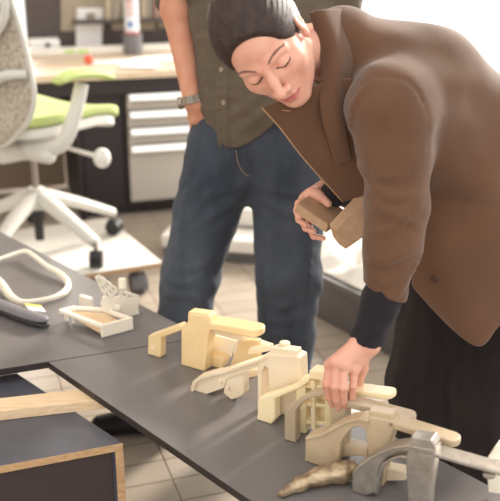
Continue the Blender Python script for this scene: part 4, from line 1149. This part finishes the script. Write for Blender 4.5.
# partition screen behind the desk
t = thing('pinboard_screen', 'dark framed pinboard screen with beige panels behind the desk', 'screen', tuple(dk(0, .9, 0)))
dbox('frame', -.42, .9, .90, .94, .74, 1.45, M['frame_dark'], t)
def scr(x0, x1, y0, y1, m, name='felt_panel', d=.885):
    # panel placed on the screen by its photo extents
    n_ = e2; p0 = dk(0, d, 0)
    q = [onplane(x, y, p0, n_) for x, y in ((x0, y1), (x1, y1), (x1, y0), (x0, y0))]
    bm = bmesh.new(); bm_prism(bm, q, n_ * .010); return from_bm(name, bm, m, t, bevel=.001)
scr(61, 104, -40, 31, M['beige']); scr(112, 155, -40, 30, M['beige']); scr(158, 185, -40, 28, M['beige'])
dbox('foot', -.42, -.34, .85, 1.0, 0, .74, M['frame_dark'], t); dbox('foot', .78, .88, .85, 1.0, 0, .74, M['frame_dark'], t)
# papers pinned on the screen
def pinned(x0, x1, y0, y1, d, label, icon=False):
    n_ = e2; p0 = dk(0, d, 0)
    q = [onplane(x, y, p0, n_) for x, y in ((x0, y1), (x1, y1), (x1, y0), (x0, y0))]
    bm = bmesh.new(); bm_prism(bm, q, n_ * .002); o = from_bm('pinned_paper', bm, M['paper']); tag(o, label, 'paper')
    if icon:
        q = [onplane(x, y, dk(0, d - .002, 0), n_) for x, y in ((86, 20), (95, 20), (95, 13), (86, 13))]
        bm = bmesh.new(); bm_prism(bm, q, n_ * .001); from_bm('printed_mark', bm, M['beige'], o)
pinned(77, 103, 8, 24, .880, 'white sheet with a small grey mark pinned high on the dark screen', True)
pinned(76, 102, 24, 50, .876, 'plain white sheet pinned below the marked sheet on the dark screen')
# cable ledge, device and small items on the worktop
def on_desk(x, y): return G(x, y, DH)
t2 = dbox('cable_ledge', -.55, .62, .62, .70, DH + .0005, DH + .045, M['white_board'], None, .01); tag(t2, 'long white cable ledge along the back of the maple desk', 'ledge')
q = on_desk(44, 53)
bm = bmesh.new(); bm_box(bm, q + Vector((0, .02, .04)), (.17, .12, .078), Matrix.Rotation(DA, 3, 'Z')); o = from_bm('desk_device', bm, M['paper'], bevel=.012, seg=3); tag(o, 'white boxy device at the left end of the maple desk', 'device')
parent_mats[o.name] = Matrix.Identity(4)
bm = bmesh.new(); bm_box(bm, q + Vector((.035, -.045, .045)), (.022, .01, .035), Matrix.Rotation(DA, 3, 'Z')); from_bm('display', bm, M['dark_case'], o, bevel=.002)
q = on_desk(89, 64)
F_ = Field(q + Vector((-.04, -.04, -.02)), q + Vector((.04, .04, .07)), .003); F_.ell(q + Vector((0, 0, .022)), (.026, .024, .022), .005); F_.cap(q + Vector((-.01, 0, .02)), q + Vector((-.008, 0, .045)), .009, .006, .006)
o = F_.mesh('tape_roll', M['orange']); tag(o, 'small orange red roll lying on the maple desk', 'roll')
for (x, y, lb) in ((70, 54, 'green tab left of the other on the cable ledge'), (83, 54, 'green tab right of the other on the cable ledge')):
    q = G(x, y - 1, DH + .045); bm = bmesh.new(); bm_box(bm, q + Vector((0, 0, .008)), (.055, .03, .014), Matrix.Rotation(DA, 3, 'Z')); o = from_bm('green_tab', bm, M['green'], bevel=.005); tag(o, lb, 'tab')
for i, (x, y, w, d_, r_, lb) in enumerate(((120, 62, .30, .13, .2, 'loose white paper in the middle of the maple desk'), (158, 60, .26, .2, .5, 'loose white paper at the right of the maple desk'), (140, 68, .2, .1, -.1, 'loose white paper near the front edge of the maple desk'))):
    q = on_desk(x, y); bm = bmesh.new(); bm_box(bm, q + Vector((0, 0, .003 + .0035 * i)), (w, d_, .003), Matrix.Rotation(r_, 3, 'Z')); o = from_bm('paper_sheet', bm, M['paper']); tag(o, lb, 'paper')
# dark pot with the printed tube in it
q = dk(.02, .54, DH); q = G(131, 52.5, DH) - e2 * .07
o = cyl('pen_pot', q + Vector((0, 0, .001)), q + Vector((0, 0, .115)), .052, .056, M['grey_pot'], None, 24, .003); tag(o, 'grey round pot on the maple desk beneath the printed tube', 'pot')
t = thing('printed_tube', 'tall white tube with red lettering and a blue dot, standing in the grey pot', 'tube', tuple(q + Vector((0, 0, .116))))
cyl('tube_body', q + Vector((0, 0, .116)), q + Vector((0, 0, .47)), .041, .041, M['tube'], t, 24, .003)
cyl('red_band', q + Vector((0, 0, .117)), q + Vector((0, 0, .127)), .042, .042, M['red'], t, 24, .001)
bq = q + Vector((-.004, -.0405, .17)); cyl('blue_dot', bq + Vector((0, .004, 0)), bq + Vector((0, -.002, 0)), .015, .015, M['blue'], t, 16, .0005)
def text(s, size, loc, rot, m, parent, name='lettering'):
    cu = bpy.data.curves.new(name, 'FONT'); cu.body = s; cu.size = size; cu.extrude = .001; cu.align_x = 'LEFT'; cu.align_y = 'CENTER'
    ob = bpy.data.objects.new('txt', cu); COL.objects.link(ob); ob.matrix_basis = Matrix.Translation(loc) @ rot.to_4x4(); bpy.context.view_layer.update()
    dg = bpy.context.evaluated_depsgraph_get(); me = bpy.data.meshes.new_from_object(ob.evaluated_get(dg)); me.transform(ob.matrix_basis)
    bpy.data.objects.remove(ob); return link(name, me, m, parent)
text('COBON', .05, q + Vector((-.002, -.0415, .215)), Matrix.Rotation(PI / 2, 3, 'Y').inverted() @ Matrix.Rotation(PI / 2, 3, 'X') if False else (Matrix(((0, -1, 0), (0, 0, -1), (1, 0, 0)))), M['red'], t)
# binders standing against the screen
k = 0
for i, (x0, x1, m_, lb) in enumerate(((106, 112, 'binder_d', 'narrow sand coloured binder left of the printed tube'), (113, 120, 'binder_a', 'grey binder just left of the printed tube'),
                                     (142, 147, 'binder_d', 'sand binder just right of the printed tube'), (148, 152, 'binder_a', 'narrow grey binder between sand and brown ones'),
                                     (154, 163, 'binder_c', 'pinkish brown binder beside the man\'s sleeve'))):
    n_ = e2; p0 = dk(0, .80, 0)
    q = [onplane(x, y, p0, n_) for x, y in ((x0, 30), (x1, 30), (x1, -12), (x0, -12))]
    for v in q[:2]: v.z = 0.951
    bm = bmesh.new(); bm_prism(bm, q, n_ * .07); o = from_bm('binder', bm, M[m_], bevel=.003); tag(o, lb, 'binder', 'binders on the rail behind the desk')
t2 = dbox('binder_rail', -.16, .9, .78, .873, .93, .95, M['frame_dark'], None); tag(t2, 'dark rail shelf holding the binders behind the desk', 'shelf')
dbox('trim_1', 0, .01, .0, .01, 0, .01, M['panel'], None) if False else None

# wall cladding under the left part, seen under the chair
bm = bmesh.new()
for k in range(9):
    bm_box(bm, (-2.35 + k * .16, 6.2, .30), (.135, .05, .60))
bm_box(bm, (-1.7, 6.24, .30), (1.5, .04, .60))
o = from_bm('slatted_screen', bm, M['panel'], bevel=.01); tag(o, 'low beige slatted screen behind the office chair', 'screen')

# ================================================================= STORAGE CASES ON THE RIGHT
a0 = G(318, 318, 0); a1 = G(352, 336, 0)
cd = (a1 - a0).normalized(); cn = Vector((-cd.y, cd.x, 0)); cn = cn if cn.y > 0 else -cn
cz = P(320, 273, a0.y).z
t = thing('storage_case', 'dark grey storage case on the floor behind the jeans', 'case', tuple(a0))
def quadbox(name, p, L_, Dp, z0, z1, m, parent, s0=0, d0=0, bevel=.004):
    a = p + cd * s0 + cn * d0
    bm = bmesh.new(); bm_prism(bm, [Vector((v.x, v.y, z0)) for v in (a, a + cd * L_, a + cd * L_ + cn * Dp, a + cn * Dp)], Vector((0, 0, z1 - z0)))
    return from_bm(name, bm, m, parent, bevel=bevel)
st = a0 - cd * .12
quadbox('case_body', st, .60, .42, .001, cz - .03, M['case_grey'], t)
quadbox('case_rim', st, .64, .46, cz - .03, cz, M['case_grey'], t, -.02, -.02)
# crumpled sheet on top
def crumple(name, o_, L_, Dp, z, amp, m, seed, label, cat):
    bm = bmesh.new(); n = 34; V_ = []
    for i in range(n + 1):
        V_.append([])
        for j in range(n + 1):
            u, v = i / n, j / n; p = o_ + cd * (L_ * u) + cn * (Dp * v)
            w = min(1, 5 * min(u, 1 - u, v, 1 - v))
            hgt = (.5 + .5 * math.sin(17 * u + 5 * v + 2 * math.sin(9 * v + seed))) * .55 + abs(noise.noise(Vector((u * 5 + seed, v * 5, 0)))) * .8
            V_[-1].append(bm.verts.new(Vector((p.x, p.y, z + .004 + amp * hgt * w))))
    for i in range(n):
        for j in range(n): bm.faces.new((V_[i][j], V_[i + 1][j], V_[i + 1][j + 1], V_[i][j + 1]))
    o = from_bm(name, bm, m, smooth=True); md = o.modifiers.new('S', 'SOLIDIFY'); md.thickness = .002; md.offset = 1
    tag(o, label, cat); return o
crumple('plastic_sheet', st + cd * .01 + cn * .01, .58, .40, cz, .085, M['sheet'], 2.0, 'crumpled white plastic sheet on top of the dark grey storage case', 'sheet')
a0 = G(236, 263, 0); cd = Vector((.97, -.22, 0)).normalized(); cn = Vector((.22, .97, 0)).normalized()
t = thing('storage_case', 'white lidded storage case seen between the legs of the jeans', 'case', tuple(a0))
quadbox('case_body', a0 - cd * .35, .62, .45, .001, .05, M['case_grey'], t)
quadbox('case_lid', a0 - cd * .35, .64, .47, .0505, .115, M['white_board'], t, -.01, -.01, .01)
quadbox('case_strap', a0 - cd * .35, .64, .02, .116, .122, M['case_grey'], t, -.01, .16, .002)
quadbox('case_riser', a0 - cd * .35, .50, .22, .116, .20, M['white_board'], t, .05, .20, .01)

# ================================================================= LIGHT AND CAMERA
w = bpy.data.worlds.new('World'); SC.world = w; w.use_nodes = True
bg = w.node_tree.nodes['Background']; bg.inputs[0].default_value = (1.0, .975, .94, 1); bg.inputs[1].default_value = 1.15
def area(name, loc, tgt, sx, sy, e, c=(1, 1, 1)):
    l = bpy.data.lights.new(name, 'AREA'); l.shape = 'RECTANGLE'; l.size = sx; l.size_y = sy; l.energy = e; l.color = c
    o = bpy.data.objects.new(name, l); COL.objects.link(o); o.location = loc
    o.rotation_euler = (Vector(tgt) - Vector(loc)).to_track_quat('-Z', 'Y').to_euler(); return o
area('window_daylight', (2.3, 6.7, 1.9), (.2, 2.0, .7), 3.4, 2.0, 220, (1, .97, .92))
area('window_daylight_left', (-1.75, 6.8, 1.7), (-.5, 3, .4), .5, 1.8, 25, (1, .98, .95))
sl = bpy.data.lights.new('sun', 'SUN'); sl.energy = 5.0; sl.angle = math.radians(9); sl.color = (1, .93, .82)
so = bpy.data.objects.new('sun', sl); COL.objects.link(so); so.location = (3, 6, 5)
so.rotation_euler = (Vector((0, 0, 0)) - Vector((2.1, 2.5, 1.6))).to_track_quat('-Z', 'Y').to_euler()
cam = bpy.data.cameras.new('camera'); co = bpy.data.objects.new('camera', cam); COL.objects.link(co)
co.location = (0, 0, H); co.rotation_euler = (math.radians(90) - T, 0, 0)
cam.sensor_fit = 'HORIZONTAL'; cam.sensor_width = 36; cam.lens = FPX / 500 * 36
cam.dof.use_dof = True; cam.dof.focus_distance = 1.9; cam.dof.aperture_fstop = 3.4; cam.clip_start = .05
SC.camera = co
SC.view_settings.view_transform = 'Standard'; SC.view_settings.look = 'None'; SC.view_settings.gamma = 1; SC.view_settings.exposure = .55
SC.view_settings.use_curve_mapping = False
